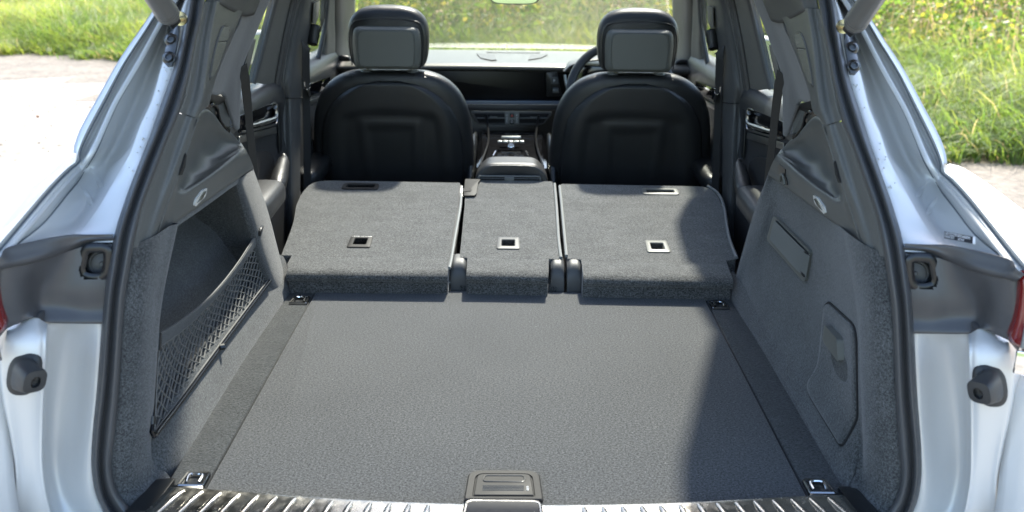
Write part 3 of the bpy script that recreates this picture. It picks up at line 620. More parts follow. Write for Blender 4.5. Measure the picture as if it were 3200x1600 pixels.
H0 = pts([(640, 10, 1.845), (662, -80, 1.87), (700, -150, 1.92)]); H1 = pts([(672, 12, 1.865), (698, -80, 1.90), (740, -150, 1.95)]); H2 = pts([(690, 16, 1.885), (720, -70, 1.93), (770, -150, 1.99)]); H3 = pts([(730, 38, 2.0), (768, -50, 2.04), (830, -150, 2.10)]); H4 = pts([(760, 50, 2.10), (800, -40, 2.15), (880, -150, 2.2)]); H5 = pts([(790, 45, 2.25), (840, -60, 2.3), (920, -150, 2.35)])
g = G(); g.loft([H0, H1, H2, H3, H4, H5], nu=20, sub=5); obj('roof_edge_trim', g, 'trim_soft', CAR, double=True, solid=.003)
UTT = tree(UT[0])
def onA(x, y):
    def at(col):
        a = {0: [(685, 6, 1.868), (663, 116, 1.80), (648, 233, 1.742), (635, 312, 1.705)], 1: [(722, 24, 1.97), (695, 112, 1.89), (661, 233, 1.82), (645, 316, 1.765)], 2: [(757, 37, 2.075), (728, 108, 2.02), (673, 233, 1.92), (652, 318, 1.83)]}[col]
        return np.interp(y, [q[1] for q in a], [q[0] for q in a]), np.interp(y, [q[1] for q in a], [q[2] for q in a])
    return hit(UTT, x, y, .0006)
ol = [(698, 81), (710, 80), (715, 88), (712, 110), (700, 150), (684, 198), (668, 232), (655, 247), (654, 240), (662, 190), (676, 130), (688, 95)]
g = G(); loop = chain([onA(x, y) for x, y in ol], 60, True); g.tube(loop, .0016, 5, closed=True); VF = obj('vent_frame', g, 'trim_soft', UT, double=True)
g = G(); lo = [(x, y) for x, y in ol]
for k in range(36):
    y = 86+k*4.4; xs = []
    for i in range(len(lo)):
        (x1, y1), (x2, y2) = lo[i], lo[(i+1) % len(lo)]
        if (y1-y)*(y2-y) < 0: xs.append(x1+(x2-x1)*(y-y1)/(y2-y1))
    if len(xs) >= 2: g.tube([onA(min(xs)+1, y+1), onA((min(xs)+max(xs))/2, y), onA(max(xs)-1, y-1)], .0022, 6)
o1, o2 = obj('vent_slats', g, 'trim', UT, double=True); o1['kind'] = o2['kind'] = 'stuff'
# ---- lower pillar trim
Bc = [pts([(560, 354, 1.638), (526, 430, 1.602), (489, 528, 1.56), (448, 636, 1.52), (416, 774, 1.485)]),
      pts([(582, 361, 1.66), (553, 440, 1.63), (519, 540, 1.592), (478, 655, 1.55), (444, 768, 1.512)]),
      pts([(601, 367, 1.665), (576, 440, 1.637), (543, 535, 1.602), (503, 645, 1.566), (468, 756, 1.53)]),
      pts([(615, 369, 1.682), (592, 440, 1.655), (560, 532, 1.622), (520, 640, 1.59), (482, 750, 1.55)])]
g = G(); g.loft([[p+V(-.012, .02, 0) for p in Bc[0]]]+Bc+[[p+V(.001, .006, -.002) for p in Bc[3]], [p+V(-.006, .02, -.002) for p in Bc[3]]], nu=44, sub=5)
rd = lambda t: chain(Bc[3], 101)[int(t*100)]
r0 = [rd(0)]+ptx([(632, 350, -.585), (650, 345, -.60), (668, 358, -.61), (684, 378, -.615), (706, 407, -.62), (727, 419, -.62), (753, 450, -.62)])
r1 = [rd(.12)]+ptx([(622, 395, -.592), (640, 405, -.615), (662, 420, -.625), (685, 435, -.63), (710, 447, -.628), (730, 452, -.622), (755, 455, -.615)])
r2 = [rd(.26)]+ptx([(605, 445, -.60), (622, 470, -.625), (645, 485, -.632), (670, 490, -.63), (697, 482, -.622), (722, 470, -.613), (757, 457, -.604)])
r3 = [rd(.40)]+ptx([(580, 510, -.598), (592, 535, -.618), (615, 538, -.62), (648, 526, -.614), (685, 502, -.607), (715, 482, -.601), (759, 458, -.596)])
r4 = [rd(.50)]+ptx([(558, 572, -.585), (570, 587, -.598), (602, 570, -.602), (650, 540, -.60), (693, 509, -.596), (722, 487, -.594), (761, 460, -.592)])
r5 = [rd(.54)]+ptx([(552, 588, -.579), (566, 598, -.582), (600, 581, -.584), (650, 549, -.585), (697, 515, -.586), (727, 492, -.587), (766, 466, -.588)])
r6 = [rd(.62)]+ptx([(548, 610, -.579), (572, 612, -.578), (607, 592, -.579), (657, 560, -.581), (705, 526, -.583), (735, 503, -.585), (776, 482, -.588)])
r7 = [rd(.80)]+ptx([(530, 670, -.586), (575, 650, -.584), (620, 622, -.586), (668, 588, -.588), (714, 553, -.59), (750, 528, -.594), (787, 508, -.598)])
r8 = [rd(1.0)]+ptx([(510, 728, -.592), (556, 689, -.592), (612, 651, -.593), (672, 608, -.594), (722, 573, -.596), (755, 551, -.60), (791, 529, -.604)])
r9 = [p+V(-.03, .01, .004) for p in r8]
g.loft([[p+V(-.03, .02, 0) for p in r0], r0, r1, r2, r3, r4, r5, r6, r7, r8, r9], nu=60, sub=5)
LT = obj('lower_pillar_trim', g, 'trim', CAR, double=True, sharp=50)
# fore end of the trim turning outwards
g = G(); fe = ptx([(752, 449, -.62), (757, 452, -.612), (766, 466, -.59), (776, 482, -.59), (787, 508, -.60), (792, 530, -.606)]); g.loft([fe, [p+V(-.012, .02, 0) for p in fe], [p+V(-.06, .035, 0) for p in fe]], nu=16, sub=3); obj('trim_end', g, 'trim', LT, double=True)
g = G(); g.loft([[q+V(.0, .012, .010) for q in (A[0][-1], A[1][-1], A[2][-1], A[3][-1])], [q+V(.0, .012, -.010) for q in (A[0][-1], A[1][-1], A[2][-1], A[3][-1])]], nu=14, sub=2); obj('seam_backing', g, 'trim', LT, double=True)
# slot, lamp, hook
LTT = tree(LT[0]); decal('slot', LTT, [(577, 478), (581, 484), (576, 520), (566, 546), (557, 547), (560, 535)], .002, 'void', LT, 2, mirror=True)
lm = rpoly(ptx([(628, 595, -.580), (643, 587, -.581), (636, 614, -.583), (607, 644, -.583), (604, 640, -.582), (609, 622, -.581)]), .004, 3)
LMP, _ = decal('boot_lamp', LTT, [(629, 594), (644, 586), (638, 612), (607, 645), (603, 641), (608, 622)], .003, 'lamp_lens', LT, 3, mirror=True)
g = G()
for k in range(9):
    t = (k+.5)/9; a = P(611+20*t, 638-46*t, X=-.5775).lerp(P(611+20*t, 638-46*t, X=-.5775), 0); b = P(630+10*t, 614-24*t, X=-.5775); g.tube([hit(LTT, 610+20*t, 634-38*t, .004), hit(LTT, 626+12*t, 620-24*t, .004)], .0010, 5)
obj('lamp_ribs', g, 'satin_metal', LMP, double=True)
RTT = tree(LT[1]); decal('hook_recess', RTT, [(2437, 512), (2456, 528), (2456, 548), (2463, 575), (2461, 580), (2445, 565), (2434, 530)], .002, 'satin_black', LT[1], 3)
g = G(); hc = [hit(RTT, x, y, .006) for x, y in ((2446, 566), (2448, 547), (2453, 544), (2458, 556), (2461, 577))]; g.tube(hc, .003, 8, n=14); obj('bag_hook', g, 'hard_plastic', LT[1])
# ---- seat belt housing and C pillar
g = G(); g.slab(rpoly(ptx([(652, 322, -.632), (684, 327, -.630), (721, 310, -.624), (718, 398, -.624), (727, 420, -.626), (706, 412, -.634), (684, 382, -.636), (664, 352, -.636)]), .004, 3), (-.05, .02, 0)); BH = obj('belt_housing', g, 'trim', CAR, double=True, bevel=.004, bseg=3)
g = G(); g.slab([P(655, 288, X=-.60), P(722, 307, X=-.618), P(722, 310, X=-.622), P(684, 327, X=-.628), P(652, 320, X=-.630)], (-.02, .004, -.012)); obj('housing_top', g, 'satin_black', BH, double=True, bevel=.003)
g = G(); g.tube(ptx([(655, 330, -.628), (662, 326, -.626), (672, 329, -.626), (678, 340, -.627), (682, 362, -.628), (690, 384, -.628), (706, 404, -.624), (714, 410, -.622)]), .0045, 8, n=30); obj('belt_slot_lip', g, 'gloss_black', BH, double=True)
C0 = pts([(757, 37, 2.085), (728, 108, 2.03), (700, 170, 1.975), (672, 240, 1.93), (655, 292, 1.88)]); C1 = ptx([(800, 10, -.575), (762, 112, -.588), (728, 205, -.60), (715, 260, -.61), (700, 303, -.618)]); C2 = ptx([(832, 0, -.578), (784, 114, -.593), (749, 206, -.603), (742, 260, -.612), (733, 400, -.624)]); C3 = ptx([(842, 0, -.588), (793, 116, -.603), (758, 207, -.612), (752, 262, -.620), (748, 396, -.632)]); C4 = [p+V(-.05, .05, 0) for p in C3]
C0 = [C0[0]+V(0, .12, .15)]+C0; C1 = [P(838, -90, X=-.565)]+C1; C2 = [P(880, -100, X=-.565)]+C2; C3 = [P(890, -100, X=-.575)]+C3; C4 = [C3[0]+V(-.05, .05, 0)]+C4
g = G(); g.loft([C0, dbl(C0, C1, .5), C1, C2, C3, C4], nu=40, sub=4); CT = obj('rear_pillar_trim', g, 'pillar_cloth', CAR, double=True, solid=.003)
g = G(); g.slab(rpoly(ptx([(716, 396, -.622), (748, 396, -.631), (742, 408, -.633), (727, 420, -.628)]), .002, 2), (-.02, .01, 0)); obj('pillar_foot', g, 'trim_soft', CT, double=True, bevel=.002)
g = G(); g.slab(rpoly(ptx([(777, 134, -.606), (783, 124, -.607), (794, 120, -.610), (792, 134, -.610), (770, 226, -.617), (757, 208, -.609)]), .004, 3), (.006, -.006, 0)); obj('belt_guide', g, 'trim_light', CT, double=True, bevel=.002)
g = G(); g.ribbon(ptx([(760, 205, -.602), (762, 226, -.602), (768, 270, -.612), (776, 345, -.625), (783, 430, -.635), (790, 500, -.645), (798, 600, -.655), (806, 720, -.66)]), V(.35, .94, 0), .027, .0015, n=24); obj('rear_seat_belt', g, 'belt', CAR, double=True)
# ---- carpeted corner post
def post(flip):
    p0 = pts([(414, 766, 1.493), (388, 950, 1.452), (371, 1202, 1.437), (358, 1354, 1.432), (348, 1454, 1.43), (362, 1530, 1.43), (398, 1580, 1.43), (452, 1630, 1.43)])
    p1 = pts([(440, 756, 1.506), (420, 950, 1.462), (408, 1202, 1.447), (398, 1354, 1.444), (392, 1454, 1.442), (404, 1530, 1.442), (440, 1576, 1.44), (480, 1620, 1.44)])
    p2 = pts([(484, 736, 1.540), (455, 950, 1.485), (442, 1202, 1.468), (434, 1354, 1.463), (428, 1454, 1.462), (440, 1525, 1.46), (478, 1560, 1.455), (520, 1600, 1.45)])
    p3 = pts([(530, 706, 1.610), (487, 950, 1.53), (472, 1202, 1.505), (464, 1354, 1.497), (462, 1454, 1.495), (478, 1515, 1.485), (512, 1538, 1.475), (550, 1580, 1.46)])
    return p0, p1, p2, p3
p0, p1, p2, p3 = post(0)
p4 = pts([(551, 697, 1.665), (500, 950, 1.572), (485, 1150, 1.55), (474, 1330, 1.54), (474, 1400, 1.53), (492, 1470, 1.515), (520, 1512, 1.50), (560, 1560, 1.47)])
p5 = [V(-.66, p.y+.025, p.z) if i < 4 else p+V(-.0, .02, 0) for i, p in enumerate(p4)]
p6 = [V(-.77, p.y+.03, p.z) if i < 4 else p+V(-.02, .04, 0) for i, p in enumerate(p4)]
g = G(); g.loft([[p+V(-.01, .02, 0) for p in p0], p0, p1, p2, p3, p4, p5, p6], nu=44, sub=5)
# low wall below the net, running along the floor
def lowrow(f, y0, y1): return [V(*f(t), 0)+V(0, y0+(y1-y0)*t, 0) for t in ()]
YL = [1.49, 1.505, 1.53, 1.57, 1.63, 1.72, 1.85, 2.0, 2.15, 2.3, 2.42, 2.515]
def wrow(X, z, bulge=0): return [V(-(X+.008*math.sin((y-1.46)*2.9)+.05*math.exp(-(y-1.49)/.035)), y, z) for y in YL]
g.loft([wrow(.578, -.03), wrow(.574, -.005), wrow(.578, .012), wrow(.590, .040), wrow(.600, .066), wrow(.606, .076), wrow(.620, .078), wrow(.645, .060), wrow(.66, .03)], nu=40, sub=4)
# fore column between the recess and the seats
Er = ptx([(735, 566, -.605), (766, 683, -.607), (797, 790, -.606), (822, 862, -.604), (845, 905, -.60)]); Em = ptx([(768, 545, -.598), (802, 668, -.594), (835, 785, -.592), (868, 880, -.590), (885, 915, -.59)]); Ef = ptx([(791, 528, -.604), (834, 652, -.600), (869, 784, -.597), (896, 886, -.594), (918, 925, -.588)])
g.loft([[p+V(-.14, .05, 0) for p in Er], [p+V(-.05, .03, 0) for p in Er], Er, Em, Ef, [p+V(-.02, .015, 0) for p in Ef], [p+V(-.12, .05, 0) for p in Ef]], nu=30, sub=4)
# band over the recess and the recess itself
b0_ = ptx([(500, 733, -.597), (556, 687, -.594), (612, 649, -.595), (672, 606, -.596), (722, 571, -.598), (755, 549, -.602), (791, 527, -.606)]); b1_ = ptx([(520, 735, -.600), (562, 695, -.596), (618, 657, -.597), (678, 614, -.598), (728, 578, -.60), (760, 560, -.603), (790, 540, -.606)])
g.loft([b0_, b1_, [p+V(-.012, 0, -.008) for p in b1_], [p+V(-.06, 0, .01) for p in b1_], [p+V(-.16, 0, .03) for p in b1_]], nu=30, sub=3)
def rrow(X, z, k=0): return [V(-X+k*(y-1.5)*.02, y, z) for y in np.linspace(1.545, 2.42, 10)]
g.loft([rrow(.735, .445), rrow(.742, .36), rrow(.744, .285), rrow(.738, .258), rrow(.700, .215), rrow(.672, .14), rrow(.655, .085), rrow(.640, .045), rrow(.62, .03)], nu=30, sub=4)
LWALL = obj('side_carpet', g, 'carpet', CAR)
LWALL['label'] = 'charcoal carpet lining with a deep net pocket recess'
g = G(); sg = [V(-.741, 1.575, .275), V(-.741, 1.74, .275), V(-.741, 1.74, .385), V(-.741, 1.575, .385)]; g.slab(rpoly(sg, .01, 3), (.012, 0, 0)); SGR = obj('speaker_grille', g, 'hard_plastic', LWALL, bevel=.004)
g = G()
for i in range(26):
    for j in range(17): g.cyl(V(-.7285, 1.583+i*.006, .283+j*.006), (1, 0, 0), .0019, .0006, 6)
o = obj('grille_holes', g, 'void', LWALL); o['kind'] = 'stuff'
# ---- right carpet wall (no recess)
mm = lambda r: [mir(p) for p in r]
g = G()
Wm = [[P(x, y, X=X) for x, y, X in l] for l in (
    [(620, 640, -.606), (590, 860, -.612), (560, 1080, -.615), (530, 1290, -.605), (535, 1400, -.592), (550, 1475, -.578), (556, 1495, -.574)],
    [(690, 583, -.610), (690, 760, -.618), (685, 930, -.618), (680, 1060, -.608), (700, 1130, -.596), (725, 1180, -.582), (732, 1195, -.576)],
    [(745, 536, -.612), (765, 683, -.615), (785, 800, -.612), (800, 900, -.604), (825, 955, -.594), (843, 990, -.584), (850, 1005, -.578)])]
p4r = pts([(551, 690, 1.67), (500, 950, 1.572), (485, 1150, 1.55), (474, 1330, 1.54), (474, 1400, 1.53), (492, 1470, 1.515), (520, 1512, 1.50)])
p3r = pts([(527, 708, 1.615), (487, 950, 1.53), (472, 1202, 1.505), (464, 1354, 1.497), (462, 1454, 1.495), (478, 1515, 1.485), (512, 1538, 1.475)])
Efr = ptx([(791, 527, -.604), (834, 652, -.600), (869, 784, -.597), (896, 886, -.594), (908, 905, -.590), (914, 915, -.588), (918, 925, -.586)])
Emr = ptx([(770, 522, -.614), (806, 668, -.602), (838, 785, -.601), (866, 880, -.598), (876, 910, -.592), (882, 925, -.588), (885, 935, -.584)])
g.loft([mm([p+V(-.01, .02, 0) for p in p0]), mm(p0), mm(p1), mm(p2), mm(p3), mm(chain(p4r, 8))], nu=44, sub=5)
g.loft([mm(p3r), mm(p4r), mm(Wm[0]), mm(Wm[1]), mm(Wm[2]), mm(Emr), mm(Efr), mm([p+V(-.015, .015, 0) for p in Efr]), mm([p+V(-.12, .05, 0) for p in Efr])], nu=44, sub=8)
g.loft([[mir(p) for p in wrow(.578, -.03)], [mir(p) for p in wrow(.574, -.005)], [mir(p) for p in wrow(.580, .02)], [mir(p) for p in wrow(.594, .05)]], nu=30, sub=3)
RWALL = obj('side_carpet', g, 'carpet', CAR); RWALL['label'] = 'flat charcoal carpet lining with a grille and a small hatch'
RWT = tree(RWALL)
def rw(x, y, off=.0): return hit(RWT, x, y, off)
def rw_old(x, y, off=.0):
    """point on the right wall at photo pixel (x, y), off metres proud of it"""
    d = FW+RT*((x-1600)/FPX)-UP*((y-800)/FPX)
    X = np.interp(y, [560, 700, 900, 1100, 1300, 1450], [.598, .612, .618, .617, .606, .590]); return P(x, y, X=X-off)
def rplate(name, poly, off, th, matn, par, r=.006, bev=.002, smooth=True):
    g = G(); pl = rpoly([rw(x, y, off) for x, y in poly], r, 4); g.slab(pl, (th, 0, 0)); return obj(name, g, matn, par, bevel=bev, bseg=3), pl
vq = [(2426, 671), (2541, 783), (2524, 884), (2403, 748)]
VG, vp_ = decal('vent_grille', RWT, vq, .007, 'hard_plastic', RWALL, 12)
VGT = tree(VG); vin = [(2426, 687), (2531, 793), (2518, 868), (2411, 747)]
decal('grille_mouth', VGT, vin, .0035, 'void', RWALL, 6)
g = G(); A_, B_, C_, D_2 = [Vector((x, y, 0)) for x, y in vin]
for k in range(18):
    t = (k+.5)/18; a = A_.lerp(D_2, t); b = B_.lerp(C_, t); q = [a.lerp(b, u) for u in (.015, .2, .4, .6, .8, .985)]; g.tube([hit(VGT, p.x, p.y, .0055) for p in q], .0013, 6)
o = obj('grille_slats', g, 'hard_plastic', RWALL); o['kind'] = 'stuff'
hatch = [(2592, 944), (2672, 1016), (2679, 1058), (2682, 1310), (2650, 1368), (2631, 1400), (2532, 1238), (2525, 1203), (2557, 1152), (2565, 1117), (2582, 952)]
hv = rpoly([Vector((x, y, 0)) for x, y in hatch], 22, 5); hv = [a.lerp(b, t/6) for a, b in zip(hv, hv[1:]+hv[:1]) for t in range(6)]
def scaled(k): c = sum(hv, Vector())/len(hv); return [c+(p-c)*k for p in hv]
ringh = lambda k, off: [hit(RWT, p.x, p.y, off) for p in scaled(k)]
g = G(); g.grid([ringh(.985, -.003), ringh(.985, .004), ringh(.965, .006), ringh(.85, .006), ringh(.6, .006), ringh(.3, .006), ringh(.02, .006)], True); HT = obj('side_hatch', g, 'carpet', RWALL, sharp=60)
g = G(); g.tube(ringh(1.0, .001), .0024, 6, closed=True); obj('hatch_gap', g, 'void', RWALL)
decal('hatch_handle', RWT, [(2606, 1013), (2647, 1058), (2650, 1130), (2599, 1066)], .018, 'hard_plastic', RWALL, 8)
HTT = tree(HT); decal('finger_scoop', HTT, [(2602, 1072), (2648, 1128), (2648, 1200), (2615, 1175), (2594, 1110)], .0006, 'carpet_strip', RWALL, 20)

# ---- load floor (a loose board) with its lift handle
LF = thing('load_floor', (0, 1.96, 0), 'wide dark grey carpeted boot floor board with a black lift handle', 'floor board')
near = [(-.508, 1.478), (-.40, 1.464), (-.25, 1.450), (0, 1.440), (.25, 1.448), (.40, 1.460), (.508, 1.476)]
pl = [V(-.508, 2.455, 0), V(-.500, 2.466, 0), V(.500, 2.466, 0), V(.508, 2.455, 0)]+[V(x, y-.03, 0) for x, y in near[::-1]]
g = G(); g.slab(pl, (0, 0, -.018)); fb = obj('board', g, 'carpet_floor', LF, bevel=.003, bseg=3)
def zpoly(l, z): return [P(x, y, Z=z) for x, y in l]
hf = rpoly([V(-.0700, 1.442, .0), V(-.0660, 1.536, .0), V(.0570, 1.538, .0), V(.0620, 1.444, .0)], [.004, .022, .022, .004], 6)
g = G(); g.grid([[p+V(0, 0, -.004) for p in hf], [p+V(0, 0, .005) for p in hf], [p+V(0, 0, .007) for p in inset(hf, .965)], [p+V(0, 0, .0065) for p in inset(hf, .80)], [p+V(0, 0, .004) for p in inset(hf, .785)], [p+V(0, 0, .004) for p in inset(hf, .1)]], True, False, True)
HD = obj('lift_handle', g, 'handle_black', LF, sharp=30)
fl = rpoly([V(-.0545, 1.4545, 0), V(-.0505, 1.523, 0), V(.0415, 1.525, 0), V(.0465, 1.456, 0)], [.003, .012, .012, .003], 5)
g = G(); g.grid([[p+V(0, 0, .001) for p in fl], [p+V(0, 0, .0065) for p in fl], [p+V(0, 0, .0075) for p in inset(fl, .97)]], True, False, True); obj('flap', g, 'handle_black', HD, sharp=30)
gp = rpoly([V(-.040, 1.496, .0), V(-.038, 1.516, .0), V(.030, 1.517, .0), V(.032, 1.497, .0)], .007, 5)
g = G(); g.tube([p+V(0, 0, .0078) for p in gp], .0011, 6, closed=True)
for k in range(4): g.tube([V(-.040, 1.469+k*.0045, .0076), V(.030, 1.470+k*.0045, .0076)], .0008, 5)
obj('grip_outline', g, 'satin_black', HD)
g = G()
for k in range(3): g.box(V(.036, 1.471+k*.005, .0080), (.004, .0012, .0004), None)
obj('handle_marks', g, 'ink_white', HD)
# ---- side strips with lashing eyes
def strip(sx):
    lab = []
    pl = [V(.513, 2.452, .0), V(.517, 2.462, 0), V(.548, 2.46, 0), V(.575, 2.43, 0), V(.585, 2.0, 0), V(.580, 1.49, 0), V(.513, 1.478, 0)]
    pl = [V(p.x*sx, p.y, -.001) for p in pl]; g = G(); g.slab(pl, (0, 0, -.02)); s_ = obj('floor_strip', g, 'carpet_strip', CAR, bevel=.003)
    for y0, y1 in ((2.352, 2.402), (1.478, 1.524)):
        fr = rpoly([V(.5135*sx, y0, .0035), V(.5135*sx, y1, .0035), V(.5545*sx, y1, .0035), V(.5590*sx, y0, .0035)], .003, 3); c = sum(fr, Vector())/len(fr)
        g = G(); g.grid([[p+V(0, 0, -.006) for p in fr], fr, [p+V(0, 0, .002) for p in inset(fr, .93)], [p+V(0, 0, .0015) for p in inset(fr, .80)], [p+V(0, 0, -.001) for p in inset(fr, .77)]], True); e_ = obj('lashing_eye', g, 'eye_chrome', s_, sharp=30)
        g = G(); g.grid([[p+V(0, 0, -.001) for p in inset(fr, .79)], [p+V(0, 0, -.0022) for p in inset(fr, .6)], [p+V(0, 0, -.0024) for p in inset(fr, .05)]], True); obj('eye_well', g, 'satin_black', s_)
        g = G(); w_ = .026; g.tube([c+V(-.011*sx, -.012, .001), c+V(-.012*sx, .004, .003), c+V(-.007*sx, .012, .003), c+V(.007*sx, .012, .003), c+V(.012*sx, .004, .003), c+V(.011*sx, -.012, .001)], .0026, 8, n=24); obj('ring', g, 'chrome', s_)
strip(-1); strip(1)
g = G(); g.box((0, 1.97, -.035), (1.16, 1.10, .02)); obj('underfloor', g, 'void', CAR, smooth=False)
# ---- sill plate with pressed ribs
ed = [P(x, y, Z=.012) for x, y in ((532, 1517), (640, 1523), (756, 1533), (920, 1546), (1098, 1559), (1290, 1568), (1465, 1573), (1580, 1575), (1700, 1575), (1866, 1573), (2040, 1569), (2208, 1563), (2400, 1554), (2549, 1548), (2622, 1545)) ]
edc = [V((a.x-b.x)/2, (a.y+b.y)/2, .012) for a, b in zip(chain(ed, 41), chain(ed, 41)[::-1])]
sh = lambda dy, z, k=1.0: [V(p.x*k, p.y-dy, z) for p in edc]
g = G(); g.loft([sh(-.016, -.006), sh(-.004, .006), sh(.003, .012, 1.0), sh(.010, .0135, 1.005), sh(.045, .010, 1.02), sh(.095, .004, 1.05), sh(.125, -.012, 1.06), sh(.140, -.05, 1.06)], nu=80, sub=4); SP = obj('sill_plate', g, 'steel', CAR, solid=.002)
for k in range(-17, 18):
    x = k*.0315
    if abs(x) < .105 or abs(x) > .548: continue
    ye = np.interp(x, [p.x for p in edc], [p.y for p in edc]); sl2 = .10*x
    pp = [V(x*(1+.06*t), ye-.014-.075*t, .0142-.0085*t*t) for t in np.linspace(0, 1, 9)]
    g = G(); g.tube(pp, [.0028, .0046]+[.0052]*6+[.003], 10, flat=(V(0, 0, 1), .5)); obj('pressed_rib', g, 'steel', SP)
lt = rpoly([V(-.065, 1.424, .0135), V(.055, 1.424, .0135), V(.06, 1.34, .010), V(-.07, 1.34, .010)], .012, 5); g = G(); g.tube(lt, .0035, 8, closed=True); obj('latch_frame', g, 'steel', SP)
g = G(); g.slab(inset(lt, .95), (0, 0, .003)); obj('latch_cover', g, 'satin_black', SP)
g = G(); se_ = rpoly([V(-.60, 1.50, .004), V(-.566, 1.497, .008), V(-.575, 1.40, .004), V(-.62, 1.40, .0)], .006, 3); g.slab(se_, (0, 0, -.02)); obj('sill_end', g, 'satin_black', CAR, double=True, bevel=.003)
g = G(); rr = lambda y, z: [V(x, y+.02*x*x, z) for x in np.linspace(-.98, .98, 25)]
g.loft([rr(1.30, -.03), rr(1.26, -.04), rr(1.20, -.06), rr(1.17, -.15), rr(1.18, -.4)], nu=30, sub=4); obj('rear_bumper', g, 'paint', CAR)

# ---- cargo net across the left recess
CN = thing('cargo_net', (-.60, 1.95, .08), 'black stretch net with grey elastic top over the left boot pocket', 'net')
bot = [P(479, 1352, X=-.609), P(560, 1245, X=-.612), P(660, 1109, X=-.612), P(760, 975, X=-.609), P(834, 877, X=-.603)]
topc = [P(497, 1062, X=-.607), P(560, 1020, X=-.610), P(625, 965, X=-.612), P(690, 895, X=-.612), P(745, 825, X=-.610), P(785, 765, X=-.606), P(809, 728, X=-.600)]
rear = [P(479, 1352, X=-.609), P(484, 1240, X=-.610), P(488, 1150, X=-.610), P(497, 1062, X=-.607)]
front = [P(834, 877, X=-.603), P(833, 830, X=-.602), P(824, 775, X=-.600), P(809, 728, X=-.600)]
# metal frame rod
g = G(); rod = [P(488, 1090, X=-.605), P(481, 1200, X=-.606), P(474, 1320, X=-.604), P(474, 1356, X=-.600), P(484, 1362, X=-.598), P(500, 1342, X=-.600)]+[p+V(.008, 0, 0) for p in bot[1:]]
g.tube(rod, .0042, 10, n=70); obj('frame_rod', g, 'gloss_black', CN)
NU, NV = 46, 13
def netpt(u, v):
    """u along the net from rear to front, v from rod to elastic"""
    b = bot_f(u); t = top_f(u); r_ = rear_f(v); f_ = front_f(v)
    p = b*(1-v)+t*v+r_*(1-u)+f_*u-(bot[0]*(1-u)*(1-v)+bot[-1]*u*(1-v)+topc[0]*(1-u)*v+topc[-1]*u*v)
    return p+V(-.012*math.sin(math.pi*u)*math.sin(math.pi*v), 0, 0)
mk = lambda pts_: (lambda L: (lambda t: L[min(200, max(0, int(round(t*200))))]))(chain(pts_, 201))
bot_f, top_f, rear_f, front_f = mk(bot), mk(topc), mk(rear), mk(front)
g = G()
jit = {}
def node(i, j):
    k = (i, j)
    if k not in jit: jit[k] = V(0, random.gauss(0, .0011), random.gauss(0, .0011)) if 0 < j < NV else V(0, 0, 0)
    return netpt(min(1, max(0, i/NU)), j/NV)+jit[k]
for dirn in (1, -1):
    for i0 in range(-NV, NU+NV+1, 2):
        run = []
        for j in range(NV+1):
            i = i0+dirn*j
            if 0 <= i <= NU: run.append(node(i, j))
            else:
                if len(run) > 1: g.tube(run, .0017, 5)
                run = []
        if len(run) > 1: g.tube(run, .0017, 5)
for i in range(NU+1):
    for j in range(1, NV):
        if (i+j) % 2 == 0 or True:
            if False: g.box(node(i, j), (.0046, .0046, .0046))
o = obj('net_mesh', g, 'cord', CN); o['kind'] = 'stuff'
g = G(); tp = chain(topc, 50); wd = [(netpt(min(1, i/49), .9)-tp[i]).normalized() for i in range(50)]; g.ribbon([p+V(.003, 0, 0) for p in tp], wd, .026, .003); obj('elastic_band', g, 'elastic', CN)
g = G()
for off in (-.009, -.0055, -.002, .0015, .005, .0085): g.tube([p+V(.005, 0, 0)+wd[i]*off for i, p in enumerate(tp)], .0010, 5)
obj('elastic_ribs', g, 'elastic', CN)
g = G(); hk_ = [P(809, 735, X=-.595), P(812, 722, X=-.592), P(817, 712, X=-.592), P(818, 706, X=-.598)]; g.tube(hk_, .0045, 8, n=12); g.lathe(P(816, 705, X=-.599), (1, -.1, .1), [(0, 0), (.010, 0), (.010, .003), (.004, .005), (0, .005)], 16); obj('hook', g, 'satin_black', CN)
g = G(); g.tube([P(488, 1095, X=-.603), P(492, 1040, X=-.603)], .007, 10); obj('frame_clip', g, 'satin_black', CN); g = G(); g.tube([P(476, 1300, X=-.602), P(475, 1325, X=-.602)], .0062, 10); obj('frame_clip', g, 'satin_black', CN); g = G(); pcl = P(688, 1085, X=-.603); g.tube([pcl, pcl+V(.008, .004, .0)], .007, 8); obj('frame_clip', g, 'satin_black', CN)
g = G(); g.tube([p+V(.002, 0, 0) for p in front], .0022, 6, n=20); g.tube([p+V(.002, 0, 0) for p in rear], .0022, 6, n=20); g.tube([p+V(.004, 0, .003) for p in bot], .0020, 6, n=60); obj('edge_cord', g, 'cord', CN)
